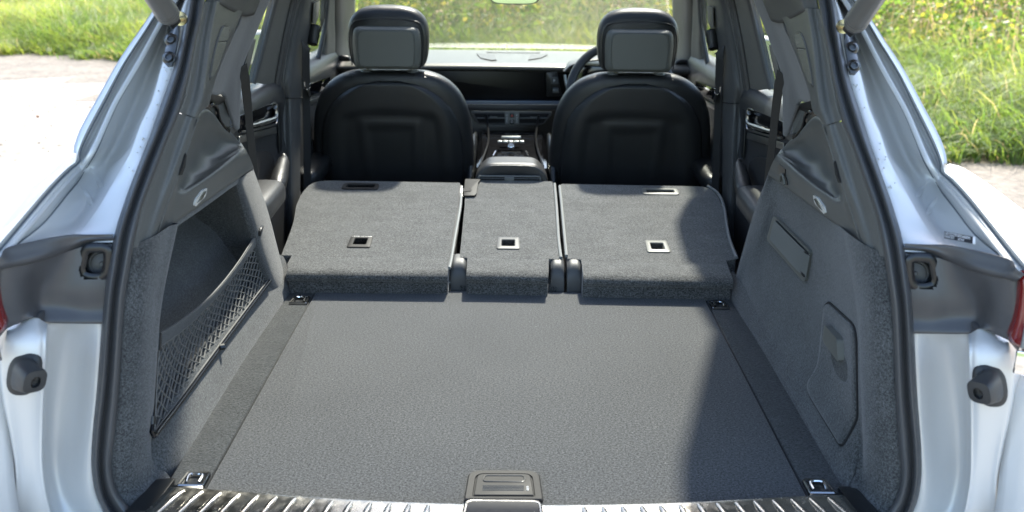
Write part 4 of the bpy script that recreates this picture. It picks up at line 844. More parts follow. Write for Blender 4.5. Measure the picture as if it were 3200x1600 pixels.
# ------------------------------------------------------------------ folded rear seat backs
KS = .118; C_S = .075-KS*2.53
def PS(x, y, up=0):
    """photo pixel on the plane of the folded seat backs"""
    d = FW+RT*((x-1600)/FPX)-UP*((y-800)/FPX); n = V(0, -KS, 1); t = (C_S+up-n.dot(CAM))/n.dot(d); return CAM+d*t
SN = V(0, -KS, 1).normalized()
def ringplate(outer, inner, h, name, matn, par):
    """raised frame round a well"""
    g = G(); g.grid([[p-SN*.004 for p in outer], [p+SN*h*.7 for p in outer], [p+SN*h for p in grow(outer, -.0025, SN)], [p+SN*h for p in grow(inner, .002, SN)], [p+SN*h*.6 for p in inner], [p-SN*.022 for p in inner]], True); return obj(name, g, matn, par, sharp=35)
def seat(label, outline, radii, crest, flap, sock, strap, frame_mat, notes):
    T_ = thing('folded_rear_seat', PS(*sock)-V(0, 0, .1), label, 'car seat', 'folded rear seat backs')
    pl = rpoly([PS(x, y) for x, y in outline], radii, 4)
    g = G(); g.slab(pl, (0, 0, -.075)); b = obj('backrest', g, 'carpet_seat', T_, bevel=.005, bseg=3)
    holes = []
    x, y = sock; c = PS(x, y); hw, hd = .0175, .034
    inn = rpoly([c+V(-hw, -hd*.62, -KS*hd*.62), c+V(hw, -hd*.62, -KS*hd*.62), c+V(hw, hd*.62, KS*hd*.62), c+V(-hw, hd*.62, KS*hd*.62)], .003, 4)
    out_ = rpoly([c+V(-.032, -.038, -KS*.038), c+V(.032, -.038, -KS*.038), c+V(.030, .040, KS*.040), c+V(-.030, .040, KS*.040)], .007, 4)
    k = G(); k.slab([p+SN*.02 for p in inn], -SN*.06); holes.append(k)
    if strap:
        cs = PS(*strap); si = rpoly([cs+V(-.043, -.012, -KS*.012), cs+V(.043, -.012, -KS*.012), cs+V(.043, .012, KS*.012), cs+V(-.043, .012, KS*.012)], .004, 4)
        so_ = rpoly([cs+V(-.058, -.026, -KS*.026), cs+V(.058, -.026, -KS*.026), cs+V(.056, .026, KS*.026), cs+V(-.056, .026, KS*.026)], .012, 4)
        k = G(); k.slab([p+SN*.02 for p in si], -SN*.06); holes.append(k)
    cut(b, holes)
    for f in b.data.polygons: f.use_smooth = f.area < .002
    fr = ringplate(out_, inn, .004, 'tether_frame', frame_mat, T_)
    g = G(); g.tube([c+V(-hw-.001, -.004, -.008), c+V(hw+.001, -.004, -.008)], .0022, 8); obj('tether_bar', g, 'chrome', fr)
    g = G(); g.slab([p-SN*.021 for p in inn], -SN*.002); obj('tether_well', g, 'void', fr)
    if strap:
        f2 = ringplate(so_, si, .004, 'release_frame', frame_mat, T_); g = G(); g.slab([p-SN*.021 for p in si], -SN*.002); obj('release_well', g, 'void', f2)
        g = G(); q = cs+V(.002, -.013, -.006); g.tube([q, q+V(0, .002, .006)], .003, 8); obj('release_stud', g, 'satin_metal', f2)
    # rounded rear edge and the flap that bridges to the floor
    cr_ = chain([PS(x, y) for x, y in crest], 24)
    g = G(); g.loft([[p+V(0, .10, KS*.10-.001) for p in cr_], [p+V(0, .06, KS*.06+.001) for p in cr_], [p+V(0, .02, KS*.02+.002) for p in cr_], [p+V(0, -.002, .0005) for p in cr_], [p+V(0, -.015, -.007) for p in cr_], [p+V(0, -.019, -.016) for p in cr_], [p+V(0, -.014, -.025) for p in cr_], [p+V(0, .004, -.029) for p in cr_]], nu=24, sub=4); obj('rear_edge', g, 'carpet_seat', T_)
    f0, f1 = flap; fl_ = [V(f0+(f1-f0)*k/15, 2.487, .017) for k in range(16)]
    g = G(); g.loft([[p+V(0, .03, .0) for p in fl_], [p+V(0, .008, .001) for p in fl_], [p+V(0, -.006, -.005) for p in fl_], [p+V(0, -.010, -.02) for p in fl_], [p+V(0, -.010, -.06) for p in fl_]], nu=16, sub=4); obj('bridge_flap', g, 'carpet', T_, solid=.006)
    for e_ in notes:
        g = G(); g.tube([PS(x, y, .001) for x, y in e_], .0045, 8, n=30); obj('piping', g, 'piping', T_)
    # cushion side below the board
    g = G(); low = [p+V(0, 0, -.075) for p in pl]; g.grid([low, [p+V(0, 0, -.10) for p in inset(low, .97)]], True, False, True); obj('cushion', g, 'leather', T_)
    return T_, c
S1, cL = seat('folded left rear seat back, black tether socket with white lettering',
    [(900, 842), (897, 823), (911, 798), (878, 798), (906, 726), (918, 689), (926, 639), (943, 602), (965, 577), (990, 566), (1024, 563), (1438, 570), (1434, 633), (1426, 680), (1415, 739), (1406, 807), (1399, 846)], [.004, .003, .004, .006, .02, .02, .02, .03, .03, .02, .02, .006, .01, .01, .01, .01, .004],
    [(898, 843), (1150, 846), (1400, 849)], (-.567, -.172), (1126, 757), (1127, 584), 'handle_black', [[(1441, 605), (1439, 640), (1431, 690), (1421, 745), (1411, 805), (1404, 838)]])
S2, cM = seat('narrow folded middle rear seat back with a black latch at its far corner',
    [(1458, 846), (1460, 806), (1436, 804), (1441, 757), (1452, 642), (1455, 566), (1727, 566), (1734, 645), (1741, 750), (1748, 811), (1715, 809), (1713, 852)], [.004, .003, .003, .02, .02, .004, .008, .02, .02, .003, .003, .004],
    [(1458, 848), (1590, 850), (1713, 853)], (-.132, .123), (1588, 762), None, 'trim_soft', [[(1733, 575), (1739, 645), (1746, 750), (1753, 806)]])
S3, cR = seat('folded right rear seat back with a pale grey release handle and pale tether frame',
    [(1822, 858), (1818, 811), (1774, 809), (1768, 736), (1757, 627), (1752, 574), (2208, 582), (2239, 604), (2258, 645), (2269, 715), (2279, 757), (2300, 811), (2270, 814), (2288, 866)], [.004, .003, .003, .02, .02, .006, .03, .03, .02, .02, .02, .006, .004, .004],
    [(1822, 858), (2050, 863), (2288, 867)], (.218, .602), (2054, 772), (2063, 600), 'hard_plastic', [[(1749, 582), (1754, 630), (1764, 736), (1770, 800)], [(2212, 582), (2243, 604), (2262, 645), (2273, 715), (2283, 757), (2302, 805)]])
text('tether_lettering', '+TOP TETHER', cL+V(-.028, .0265, .0075), (1, 0, 0), (0, 1, KS), (.0090, .0085), 'ink_white', S1)
g = G(); lp = rpoly([PS(x, y, .002) for x, y in ((1453, 564), (1502, 565), (1495, 575), (1489, 610), (1483, 616), (1449, 616))], .005, 3); g.slab(lp, SN*.006); LK = obj('seat_latch', g, 'handle_black', S2, bevel=.002)
g = G(); g.slab(rpoly([PS(x, y, .0075) for x, y in ((1447, 591), (1472, 590), (1474, 595), (1471, 599), (1447, 600))], .003, 3), SN*.002); obj('latch_slot', g, 'void', LK)
g = G(); g.slab(rpoly([PS(x, y, .004) for x, y in ((1437, 578), (1446, 580), (1445, 612), (1436, 612))], .002, 3), -SN*.03); obj('striker', g, 'satin_metal', S1, bevel=.002)
# hinge covers
HC = [(1408, 1458, 828), (1720, 1762, 832), (1771, 1815, 836)]
for x0, x1, yt in HC:
    a = P(x0, 890, Y=2.492); b = P(x1, 890, Y=2.492); g = G(); rows = []
    for t in np.linspace(0, 1, 7):
        X = a.x+(b.x-a.x)*t; k = 1-.08*(2*t-1)**4*1.6; rows.append([V(X, 2.482+.004*(1-k), -.03), V(X, 2.480, .02), V(X, 2.486, .05*k), V(X, 2.503, .068*k), V(X, 2.535, .074*k), V(X, 2.57, .066*k), V(X, 2.58, .0)])
    g.loft([[p+V(.002, .01, 0) for p in rows[0]]]+rows+[[p+V(-.002, .01, 0) for p in rows[-1]]], nu=24, sub=2); obj('hinge_cover', g, 'trim_soft', CAR)
g = G(); g.tube([V(-.172, 2.50, .012), V(-.155, 2.50, .012)], .006, 10); g.tube([V(.205, 2.505, .012), V(.222, 2.505, .012)], .006, 10); obj('hinge_pins', g, 'satin_metal', CAR)
g = G(); g.box((0, 2.62, -.06), (1.2, .3, .02)); obj('seat_base_tray', g, 'void', CAR, smooth=False)

# ------------------------------------------------------------------ front seats
def spow(v, e): return math.copysign(abs(v)**e, v)
def front_seat(cx, label, lit):
    T_ = thing('front_seat', (cx, 3.5, GZ+.35), label, 'car seat', 'front seats')
    SX = 1.09; prof = [(-.30, .245, .07), (-.15, .258, .075), (0, .264, .078), (.10, .264, .078), (.18, .260, .076), (.26, .253, .072), (.32, .242, .068), (.37, .222, .064), (.405, .196, .06), (.428, .168, .054), (.442, .140, .046), (.450, .112, .034), (.453, .06, .018), (.4535, .01, .006)]; prof = [(z_, w_*SX, d_) for z_, w_, d_ in prof]
    yc = lambda z: 3.42+(.448-z)*.22
    def ringz(z, w, d, e=.62, n=44, cyo=0): return [V(cx+spow(math.cos(2*math.pi*k/n), e)*w, yc(z)+cyo+spow(math.sin(2*math.pi*k/n), e)*d, z) for k in range(n)]
    g = G(); g.loft([ringz(*p) for p in prof], nu=44, sub=4, closed_u=True, cap0=True, cap1=True) if False else g.grid(across([ringz(*p) for p in prof], 4), True, True, True)
    B = obj('backrest', g, 'leather', T_, sharp=80)
    # hard shell on the back, sculpted
    W = lambda z: np.interp(z, [p[0] for p in prof], [p[1] for p in prof]); Dp = lambda z: np.interp(z, [p[0] for p in prof], [p[2] for p in prof])
    sm = lambda a, b, x: (lambda t: t*t*(3-2*t))(min(1, max(0, (x-a)/(b-a))))
    rows = []
    for i in range(61):
        t = i/60; zt = .418
        z = -.30+(zt+.30)*t; r = []
        ws = np.interp(z, [-.30, 0, .15, .24, .29, .33, .365, .39, .405, .414, .418], [.215, .226, .226, .218, .206, .186, .156, .122, .092, .060, .03])*SX
        for j in range(61):
            u = -1+2*j/60; x = u*ws; e = abs(u)
            yb = yc(z)-Dp(z)*(max(0, 1-abs(x/W(z))**3.2))**.31
            lift = .004+.010*sm(0, .14, 1-e)
            # recessed middle field with a raised pull handle edge
            inner = sm(.80, .62, e)*sm(.335, .290, z+.10*e*e*.2); lift -= .009*inner
            tw = .098-.05*(.27-z); bump_ = sm(tw+.026, tw-.008, abs(x))*sm(.305, .280, z)*sm(-.12, .24, z); lift += .006*bump_
            dip = sm(tw-.008, tw-.03, abs(x))*sm(.274, .250, z)*sm(-.12, .24, z); lift -= .005*dip
            r.append(V(cx+x, yb-lift, z))
        rows.append(r)
    g = G(); g.grid(rows); obj('back_shell', g, 'shell', T_, solid=.004, sharp=80)
    # edge of the shell
    lw = []
    for z in np.linspace(-.30, .418, 50):
        ws = np.interp(z, [-.30, 0, .15, .24, .29, .33, .365, .39, .405, .414, .418], [.215, .226, .226, .218, .206, .186, .156, .122, .092, .060, .03])*SX; lw.append((ws, z))
    path = [V(cx-w_, yc(z)-Dp(z)*(max(0, 1-abs(w_/W(z))**3.2))**.31-.003, z) for w_, z in lw]+[V(cx+w_, yc(z)-Dp(z)*(max(0, 1-abs(w_/W(z))**3.2))**.31-.003, z) for w_, z in lw[::-1]]
    g = G(); g.tube(path, .0032, 6); obj('shell_seam', g, 'satin_black', B)
    for sx in (-1, 1):
        g = G(); g.tube([V(cx+sx*.122, 3.372+.003, .433), V(cx+sx*.124, 3.40, .4445), V(cx+sx*.126, 3.43, .4445)], .0016, 6, n=10); obj('seam', g, 'satin_black', B)
    # head restraint
    hp_ = [(.462, .104, .036), (.468, .116, .046), (.49, .128, .054), (.53, .1345, .058), (.57, .136, .059), (.60, .133, .058), (.625, .124, .055), (.645, .107, .049), (.658, .084, .04), (.665, .055, .028), (.668, .02, .012)]
    yh = 3.405
    def rh(z, w_, d, n=44): return [V(cx+spow(math.cos(2*math.pi*k/n), .58)*w_, yh+spow(math.sin(2*math.pi*k/n), .58)*d, z) for k in range(n)]
    g = G(); g.grid(across([rh(*p) for p in hp_], 4), True, True, True); Hd = obj('headrest', g, 'leather', T_, sharp=80)
    yb = yh-.058; pl = rpoly([V(cx-.108, yb, .464), V(cx+.108, yb, .464), V(cx+.114, yb, .55), V(cx+.108, yb, .603), V(cx-.108, yb, .603), V(cx-.114, yb, .55)], [.02, .02, .05, .026, .026, .05], 6)
    g = G(); g.grid([[p+V(0, .03, 0) for p in pl], [p+V(0, -.004, 0) for p in pl], [p+V(0, -.011, 0) for p in inset(pl, .975)], [p+V(0, -.020, 0) for p in inset(pl, .90)], [p+V(0, -.023, 0) for p in inset(pl, .845)], [p+V(0, -.0215, 0) for p in inset(pl, .83)], [p+V(0, -.0235, -.002) for p in inset(pl, .815)], [p+V(0, -.024, -.002) for p in inset(pl, .5)], [p+V(0, -.024, -.002) for p in inset(pl, .05)]], True, False, True)
    Pq = obj('headrest_cover', g, 'hard_plastic', T_, sharp=25)
    seam = [V(cx-.118, yb+.004, .475), V(cx-.124, yb+.003, .54), V(cx-.121, yb+.004, .59), V(cx-.106, yb+.006, .616), V(cx-.06, yb+.005, .624), V(cx, yb+.005, .626), V(cx+.06, yb+.005, .624), V(cx+.106, yb+.006, .616), V(cx+.121, yb+.004, .59), V(cx+.124, yb+.003, .54), V(cx+.118, yb+.004, .475)]
    g = G(); g.tube(seam, .0022, 6, n=60); obj('seam', g, 'satin_black', Hd)
    g = G(); L1 = chain(seam, 150)
    for i in range(0, 149, 2):
        o_ = (L1[i]-V(cx, yb, .53)); o_.y = 0; o_ = o_.normalized()*.0045; g.tube([L1[i]+o_+V(0, -.002, 0), L1[i+1]+o_+V(0, -.002, 0)], .0009, 4)
    o = obj('stitching', g, 'hard_plastic', Hd); o['kind'] = 'stuff'
    for sx in (-1, 1):
        g = G(); g.tube([V(cx+sx*.078, 3.40, .44), V(cx+sx*.078, 3.40, .475)], .0065, 12); obj('post', g, 'chrome', T_)
        g = G(); g.lathe(V(cx+sx*.078, 3.40, .448), (0, 0, 1), [(0, 0), (.021, 0), (.019, .007), (.0, .007)], 20); obj('post_collar', g, 'trim', T_)
    # cushion
    g = G(); g.box((cx, 3.75, -.22), (.50, .50, .14)); obj('cushion', g, 'leather', T_, bevel=.04, bseg=4)
    return T_
front_seat(-.418, 'black leather front passenger seat on the left, seen from behind', 0)
front_seat(.418, 'black leather driver seat on the right, behind the steering wheel', 1)

# lint and grit on the carpet
g = G()
for _ in range(90):
    k = random.random()
    if k < .6: p = V(random.uniform(-.5, .5), random.uniform(1.5, 2.45), .0015)
    else:
        p = V(random.uniform(-.55, .58), random.uniform(2.52, 3.0), 0); p.z = C_S+KS*p.y+.0022
    a = random.uniform(0, 6.28); L_ = random.uniform(.001, .006); d = V(math.cos(a), math.sin(a), 0)*L_; g.tube([p, p+d*.5+V(d.y, -d.x, .001)*.3, p+d], .00035, 3)
o = obj('lint', g, 'piping', None); tag(o, 'tiny pale lint flecks scattered on the boot carpet', 'lint', kind='stuff')
# ------------------------------------------------------------------ cabin: pillars and doors (left side built, mirrored to the right)
def loftx(name, cols, matn, par=CAR, nu=30, sub=4, **k):
    g = G(); g.loft([ptx(c) if not isinstance(c[0], Vector) else c for c in cols], nu=nu, sub=sub); return obj(name, g, matn, par, double=True, **k)
def platex(name, poly, X, th, matn, par, r=.003, bev=.0015):
    g = G(); pl = rpoly([P(x, y, X=X[i] if isinstance(X, (list, tuple)) else X) for i, (x, y) in enumerate(poly)], r, 3); g.slab(pl, th); return obj(name, g, matn, par, double=True, bevel=bev)
# B pillar
bl = ptx([(960, -100, -.60), (933, 0, -.64), (898, 140, -.675), (880, 261, -.695), (882, 307, -.70), (884, 419, -.70), (886, 600, -.70), (890, 750, -.70)])
bm_ = ptx([(985, -100, -.585), (962, 0, -.625), (932, 140, -.655), (912, 261, -.67), (915, 307, -.672), (915, 419, -.672), (915, 600, -.672), (918, 750, -.67)])
br_ = ptx([(1020, -100, -.59), (999, 0, -.63), (968, 120, -.655), (950, 270, -.665), (953, 307, -.668), (942, 380, -.672), (938, 600, -.675), (940, 750, -.675)])
g = G(); g.loft([[p+V(-.05, .0, 0) for p in bl], bl, dbl(bl, bm_, .3), bm_, br_, [p+V(-.03, .06, 0) for p in br_], [p+V(-.10, .08, 0) for p in br_]], nu=40, sub=4); BP = obj('middle_pillar', g, 'trim_soft', CAR, double=True)
g = G(); g.tube([p+V(.002, -.001, 0) for p in ptx([(882, 305, -.70), (915, 307, -.671), (953, 303, -.667)])], .0016, 5, n=12); obj('pillar_joint', g, 'void', BP, double=True)
g = G(); g.slab(rpoly(ptx([(978, 8, -.625), (998, 4, -.63), (994, 50, -.635), (984, 78, -.64), (975, 70, -.638)]), .003, 3), (.004, -.008, 0)); obj('belt_slide', g, 'trim_light', BP, double=True, bevel=.002)
g = G(); a = P(983, 82, X=-.635); b = P(976, 138, X=-.64); g.tube([a, a.lerp(b, .25), a.lerp(b, .3), a.lerp(b, .6), a.lerp(b, .65), b], [.020, .021, .019, .020, .018, .017], 16, flat=(V(0, 1, 0), .7)); BGd = obj('belt_guide', g, 'satin_black', BP, double=True)
g = G(); g.cyl(a+V(0, -.002, .001), (a-b), .016, .001, 16); obj('guide_mouth', g, 'void', BP, double=True)
g = G(); g.ribbon(ptx([(958, 140, -.640), (956, 154, -.64), (957, 298, -.655), (959, 420, -.662), (961, 577, -.668), (962, 640, -.668)]), V(.30, .95, 0), .046, .0015, n=24); obj('front_seat_belt', g, 'belt', CAR, double=True)
g = G(); g.tube(ptx([(951, 255, -.648), (953, 272, -.648), (960, 282, -.648), (967, 275, -.648), (967, 262, -.648)]), .0032, 8, n=20); g.slab(rpoly(ptx([(960, 280, -.645), (966, 280, -.646), (970, 300, -.647), (967, 306, -.647), (963, 300, -.646)]), .002, 2), (.003, -.002, 0)); obj('belt_tongue', g, 'chrome', CAR, double=True)
# rear door
DR = ptx([(866, -90, -.60)])[0]
fr0 = ptx([(892, -90, -.615), (866, 0, -.655), (832, 130, -.69), (797, 259, -.72)]); fr1 = ptx([(932, -90, -.61), (909, 0, -.65), (880, 130, -.68), (856, 268, -.71)])
sec = [(-.775, .465), (-.755, .476), (-.725, .478), (-.702, .466), (-.692, .44), (-.690, .40), (-.697, .37), (-.697, .30), (-.690, .22), (-.690, .0), (-.70, -.35)]
def dsec(y, dx=0): return [V(x+dx, y, z) for x, z in sec]
g = G(); g.loft([[p+V(-.05, 0, -.01) for p in dsec(3.035)], dsec(3.03, -.012), dsec(3.012), dsec(2.9), dsec(2.7), dsec(2.5), dsec(2.3)], nu=40, sub=3); RD = obj('rear_door', g, 'leather_grey', CAR, double=True)
g = G(); g.loft([[p+V(-.02, -.01, 0) for p in fr0], fr0, dbl(fr0, fr1, .5), fr1, [p+V(-.03, .02, 0) for p in fr1]], nu=24, sub=3); obj('window_frame', g, 'trim_light', RD, double=True)
g = G(); g.tube([p+V(-.004, -.006, 0) for p in fr0], .008, 8, n=20); obj('window_seal', g, 'rubber', RD, double=True)
g = G(); g.tube([p+V(.002, .01, 0) for p in fr1], .011, 8, n=20); g.tube([p+V(.004, .034, 0) for p in fr1], .010, 8, n=20); obj('door_seal', g, 'rubber', RD, double=True)
def pane(name, q, matn, par, dbl_=True, th=.004):
    g = G(); g.slab(q, th); return obj(name, g, matn, par, smooth=False, double=dbl_)
pane('door_glass', [V(-.742, 2.30, .46), V(-.742, 2.95, .46), V(-.652, 2.70, .80), V(-.652, 2.32, .80)], 'window_glass', RD, True, (-.004, 0, 0))
platex('handle_bezel', [(745, 362), (857, 319), (861, 388), (744, 416)], -.690, (.004, 0, 0), 'gloss_black', RD, .006)
g = G(); g.tube([p+V(.006, 0, 0) for p in ptx([(845, 324, -.690), (854, 321, -.690), (858, 330, -.690), (859, 380, -.690), (853, 388, -.690), (800, 402, -.690), (752, 412, -.690)])], .0026, 6, n=30); obj('bezel_rim', g, 'satin_metal', RD, double=True)
g = G(); g.tube([p+V(.010, 0, 0) for p in ptx([(848, 335, -.690), (852, 345, -.690), (851, 366, -.690), (838, 374, -.690), (800, 386, -.690), (768, 394, -.690)])], [.006]*8+[.007]*8+[.005]*8, 8, n=24); obj('door_handle', g, 'satin_metal', RD, double=True)
platex('trim_strip', [(744, 426), (860, 397), (862, 416), (744, 448)], -.689, (.003, 0, 0), 'satin_metal', RD, .003)
platex('speaker_mesh', [(868, 330), (877, 322), (880, 470), (872, 480)], -.690, (.002, 0, 0), 'satin_black', RD, .003)
g = G(); pk_ = rpoly(ptx([(788, 478, -.688), (830, 470, -.688), (852, 488, -.688), (858, 540, -.688), (845, 580, -.688), (800, 590, -.688)]), .02, 5); g.slab(pk_, (.002, 0, 0)); obj('door_pocket', g, 'void', RD, double=True)
a = P(866, 588, X=-.64); b = P(888, 494, X=-.66); g = G(); g.tube([a+V(0, 0, -.012), a, a.lerp(b, .3), a.lerp(b, .75), b, b+V(-.004, .006, .008)], [.018, .024, .024, .021, .019, .008], 14, n=16, flat=(V(0, 1, 0), .75)); obj('grab_handle', g, 'leather', RD, double=True)
g = G(); rows = []
for y, z, w_ in ((2.40, .222, .05), (2.44, .225, .055), (2.50, .228, .056), (2.58, .228, .054), (2.625, .222, .046), (2.64, .21, .03)):
    rows.append([V(-.66+spow(math.cos(t), .6)*w_, y, z+spow(math.sin(t), .6)*(.034 if w_ > .04 else .022)) for t in np.linspace(0, 2*math.pi, 21)[:-1]])
g.grid(across(rows, 3), True, True, True); obj('armrest', g, 'leather_grey', RD, double=True, sharp=70)
# front door
sec2 = [(-.79, .445), (-.765, .455), (-.735, .452), (-.715, .435), (-.708, .40), (-.712, .33), (-.705, .26), (-.70, .1), (-.71, -.3)]
g = G(); g.loft([[V(x, y, z) for x, z in sec2] for y in (3.2, 3.4, 3.6, 3.8, 4.0, 4.2, 4.4)], nu=30, sub=2); FD = obj('front_door', g, 'leather_grey', CAR, double=True)
platex('gloss_strip', [(957, 265), (1030, 240), (1030, 275), (957, 304)], -.706, (.003, 0, 0), 'gloss_black', FD, .004)
platex('metal_strip', [(955, 318), (1030, 286), (1030, 298), (955, 334)], -.706, (.003, 0, 0), 'satin_metal', FD, .002)
g = G(); rows = []
for y, z, w_ in ((3.20, .125, .02), (3.23, .135, .036), (3.35, .145, .045), (3.6, .15, .045)):
    rows.append([V(-.675+spow(math.cos(t), .6)*w_, y, z-.02+spow(math.sin(t), .6)*.03) for t in np.linspace(0, 2*math.pi, 21)[:-1]])
g.grid(across(rows, 3), True, True, True); obj('armrest', g, 'leather', FD, double=True, sharp=70)
g = G(); g.tube(ptx([(1030, -80, -.67), (1018, 60, -.70), (1008, 120, -.715), (990, 205, -.735), (986, 222, -.74)]), .009, 8, n=20); obj('quarter_bar', g, 'rubber', FD, double=True)
s0 = ptx([(1022, -90, -.665), (1020, 0, -.69), (1018, 60, -.70), (1022, 130, -.715), (1012, 215, -.735)]); s1_ = ptx([(1050, -90, -.66), (1047, 0, -.685), (1046, 60, -.695), (1048, 130, -.71), (1046, 225, -.73)])
g = G(); g.loft([[p+V(-.02, -.01, 0) for p in s0], s0, dbl(s0, s1_, .5), s1_, [p+V(-.02, .02, 0) for p in s1_]], nu=20, sub=3); obj('window_frame', g, 'trim_light', FD, double=True)
pane('door_glass', [V(-.755, 3.15, .44), V(-.755, 4.15, .44), V(-.665, 3.85, .78), V(-.655, 3.1, .80)], 'window_glass', FD, True, (-.004, 0, 0))
# outside mirrors
g = G(); cm = V(-.93, 3.86, .47); rows = []
for t_, k in ((-.06, .1), (-.055, .7), (-.03, 1), (.03, .95), (.07, .6), (.085, .1)): rows.append([cm+V(spow(math.cos(a_), .7)*.095*k, t_, spow(math.sin(a_), .7)*.07*k) for a_ in np.linspace(0, 2*math.pi, 25)[:-1]])
g.grid(across(rows, 3), True, True, True); WM = obj('wing_mirror', g, 'paint', CAR, double=True, sharp=80)
g = G(); g.slab([cm+V(spow(math.cos(a_), .7)*.082, -.0605, spow(math.sin(a_), .7)*.058) for a_ in np.linspace(0, 2*math.pi, 25)[:-1]], (0, -.003, 0)); obj('mirror_glass', g, 'chrome', WM, double=True)
g = G(); g.tube([cm+V(.08, .02, -.03), V(-.76, 3.9, .43)], .02, 10); obj('mirror_arm', g, 'satin_black', WM, double=True)
# A pillar
w0 = ptx([(1120, -120, -.60), (1109, 0, -.655), (1107, 100, -.68), (1107, 235, -.70)]); w1 = ptx([(1085, -120, -.61), (1075, 0, -.66), (1074, 100, -.685), (1074, 235, -.71)]); w2 = ptx([(1056, -120, -.64), (1046, 0, -.685), (1045, 100, -.71), (1044, 235, -.73)])
g = G(); g.loft([[p+V(-.01, .04, 0) for p in w0], w0, w1, w2, [p+V(-.03, .02, 0) for p in w2]], nu=24, sub=4); AP = obj('front_pillar', g, 'trim', CAR, double=True)
# ------------------------------------------------------------------ roof, screens of glass, tailgate, floor and outer skin
pane('windscreen', [V(-.72, 4.62, .395), V(.72, 4.62, .395), V(.56, 3.80, .86), V(-.56, 3.80, .86)], 'windscreen_glass', CAR, False, (0, .003, .004))
def hw(y): return float(np.interp(y, [1.9, 2.1, 3.0, 3.9], [.40, .425, .68, .69]))      # half width of the unseen glass roof, tapered to slant the floor's sun edge
rz = lambda x: .875-.03*(x/.62)**2
RF = obj('roof', G().grid([[V(u*hw(y), y, rz(u*hw(y))) for u in np.linspace(-1, 1, 12)] for y in (3.78, 3.84, 3.90)]), 'trim_soft', CAR, solid=.03, off=1)
g = G(); g.grid([[V(u*hw(y), y, rz(u*hw(y))) for u in np.linspace(-1, 1, 12)] for y in (1.98, 2.0, 2.03)]); obj('roof_rear_header', g, 'trim_soft', RF, solid=.03, off=1)
g = G(); g.grid([[V(-(hw(y)+(.735-hw(y))*t), y, rz(hw(y)+(.735-hw(y))*t)) for t in (0, .3, .6, 1)] for y in (1.92, 2.2, 2.3, 2.5, 2.9, 3.2, 3.25, 3.4, 3.90)]); obj('roof_rail', g, 'trim_soft', RF, double=True, solid=.03, off=1)
g = G(); g.grid([[V(u*hw(y), y, rz(u*hw(y))+.018) for u in np.linspace(-1, 1, 12)] for y in (2.03, 2.3, 2.5, 2.9, 3.2, 3.25, 3.78)]); obj('roof_glass', g, 'roof_glass', RF)
def tg(x, t, n=0): return V(x, 1.96-.80*t+n*.5, .905+.52*t-.10*t*t+n*.85)
g = G(); XS = [-.80, -.70, -.5, 0, .5, .70, .80]
g.loft([[tg(x, .0, .02) for x in XS], [tg(x, .012, .05) for x in XS], [tg(x, .025, .055) for x in XS]], nu=20, sub=2); g.loft([[tg(x, .60, .06) for x in XS], [tg(x, .8, .05) for x in XS], [tg(x, 1.0, .02) for x in XS], [tg(x, 1.05, -.12) for x in XS]], nu=20, sub=2)
for sx in (-1, 1): g.loft([[tg(sx*.80, t, .03) for t in (.02, .3, .62)], [tg(sx*.455, t, .06) for t in (.02, .3, .62)]], nu=8, sub=2)  # unseen tailgate, its side frames widened to shade the gutter flanges
TG = obj('tailgate', g, 'trim_soft', CAR, solid=.03)
g = G(); g.loft([[tg(x, t, .065) for x in (-.465, 0, .465)] for t in (.02, .3, .61)], nu=10, sub=2); obj('rear_window', g, 'tint_glass', TG)
g = G(); g.box((0, 3.0, -.47), (1.7, 3.3, .02)); obj('cabin_floor', g, 'void', CAR, smooth=False)
g = G(); g.grid([[V(-.95, y, -.6), V(-.955, y, -.2), V(-.935, y, .1), V(-.88, y, .32), V(-.80, y, .44)] for y in (2.1, 2.6, 3.2, 3.8, 4.5, 5.2)]); obj('body_side', g, 'paint', CAR, double=True)
g = G(); g.loft([[V(x, y, z) for x in (-.85, -.5, 0, .5, .85)] for y, z in ((4.66, .24), (4.9, .22), (5.4, .17), (5.7, .03), (5.75, -.3))], nu=16, sub=3); obj('bonnet', g, 'paint', CAR)
# ------------------------------------------------------------------ dashboard
g = G(); XD = np.linspace(-.73, .73, 25)
crv = lambda x: .03*(x/.73)**2
def dr_(y, z, bow=1): return [V(x, y+crv(x)*bow*1.2, z-.012*(x/.73)**2) for x in XD]
g.loft([dr_(4.60, .392), dr_(4.45, .402), dr_(4.20, .408), dr_(4.05, .407), dr_(4.00, .400), dr_(3.985, .388), dr_(4.0, .376), dr_(4.03, .370)], nu=40, sub=4); DB = obj('dashboard', g, 'dash_skin', CAR)
def dplate(name, poly, Y, th, matn, par, r=.003, bev=.002):
    g = G(); g.slab(rpoly([P(x, y, Y=Y) for x, y in poly], r, 4), (0, th, 0)); return obj(name, g, matn, par, bevel=bev)
dplate('fascia', [(1090, 205), (1850, 209), (1850, 316), (1090, 312)], 4.03, .02, 'fascia_black', DB, .004)
dplate('trim_rail', [(1090, 313), (1850, 317), (1850, 327), (1090, 323)], 4.0, .03, 'bluish', DB, .003)
dplate('lower_dash', [(1090, 325), (1850, 329), (1850, 345), (1090, 341)], 4.005, .04, 'leather_grey', DB, .003)
dplate('knee_panel', [(1090, 341), (1850, 345), (1850, 600), (1090, 600)], 4.06, .04, 'satin_black', DB, .003)
vo = [(1471, 350), (1726, 351), (1722, 360), (1703, 384), (1690, 391), (1500, 390), (1490, 384), (1475, 360)]
VT = dplate('centre_vent', vo, 3.985, .03, 'trim_soft', DB, .006)
dplate('vent_mouth', [(1480, 354), (1717, 355), (1697, 385), (1497, 384)], 3.983, .004, 'void', DB, .004)
g = G()
for xa, xb in ((1490, 1577), (1624, 1710)): g.tube([P(xa, 369, Y=3.979), P(xb, 369, Y=3.979)], .003, 6)
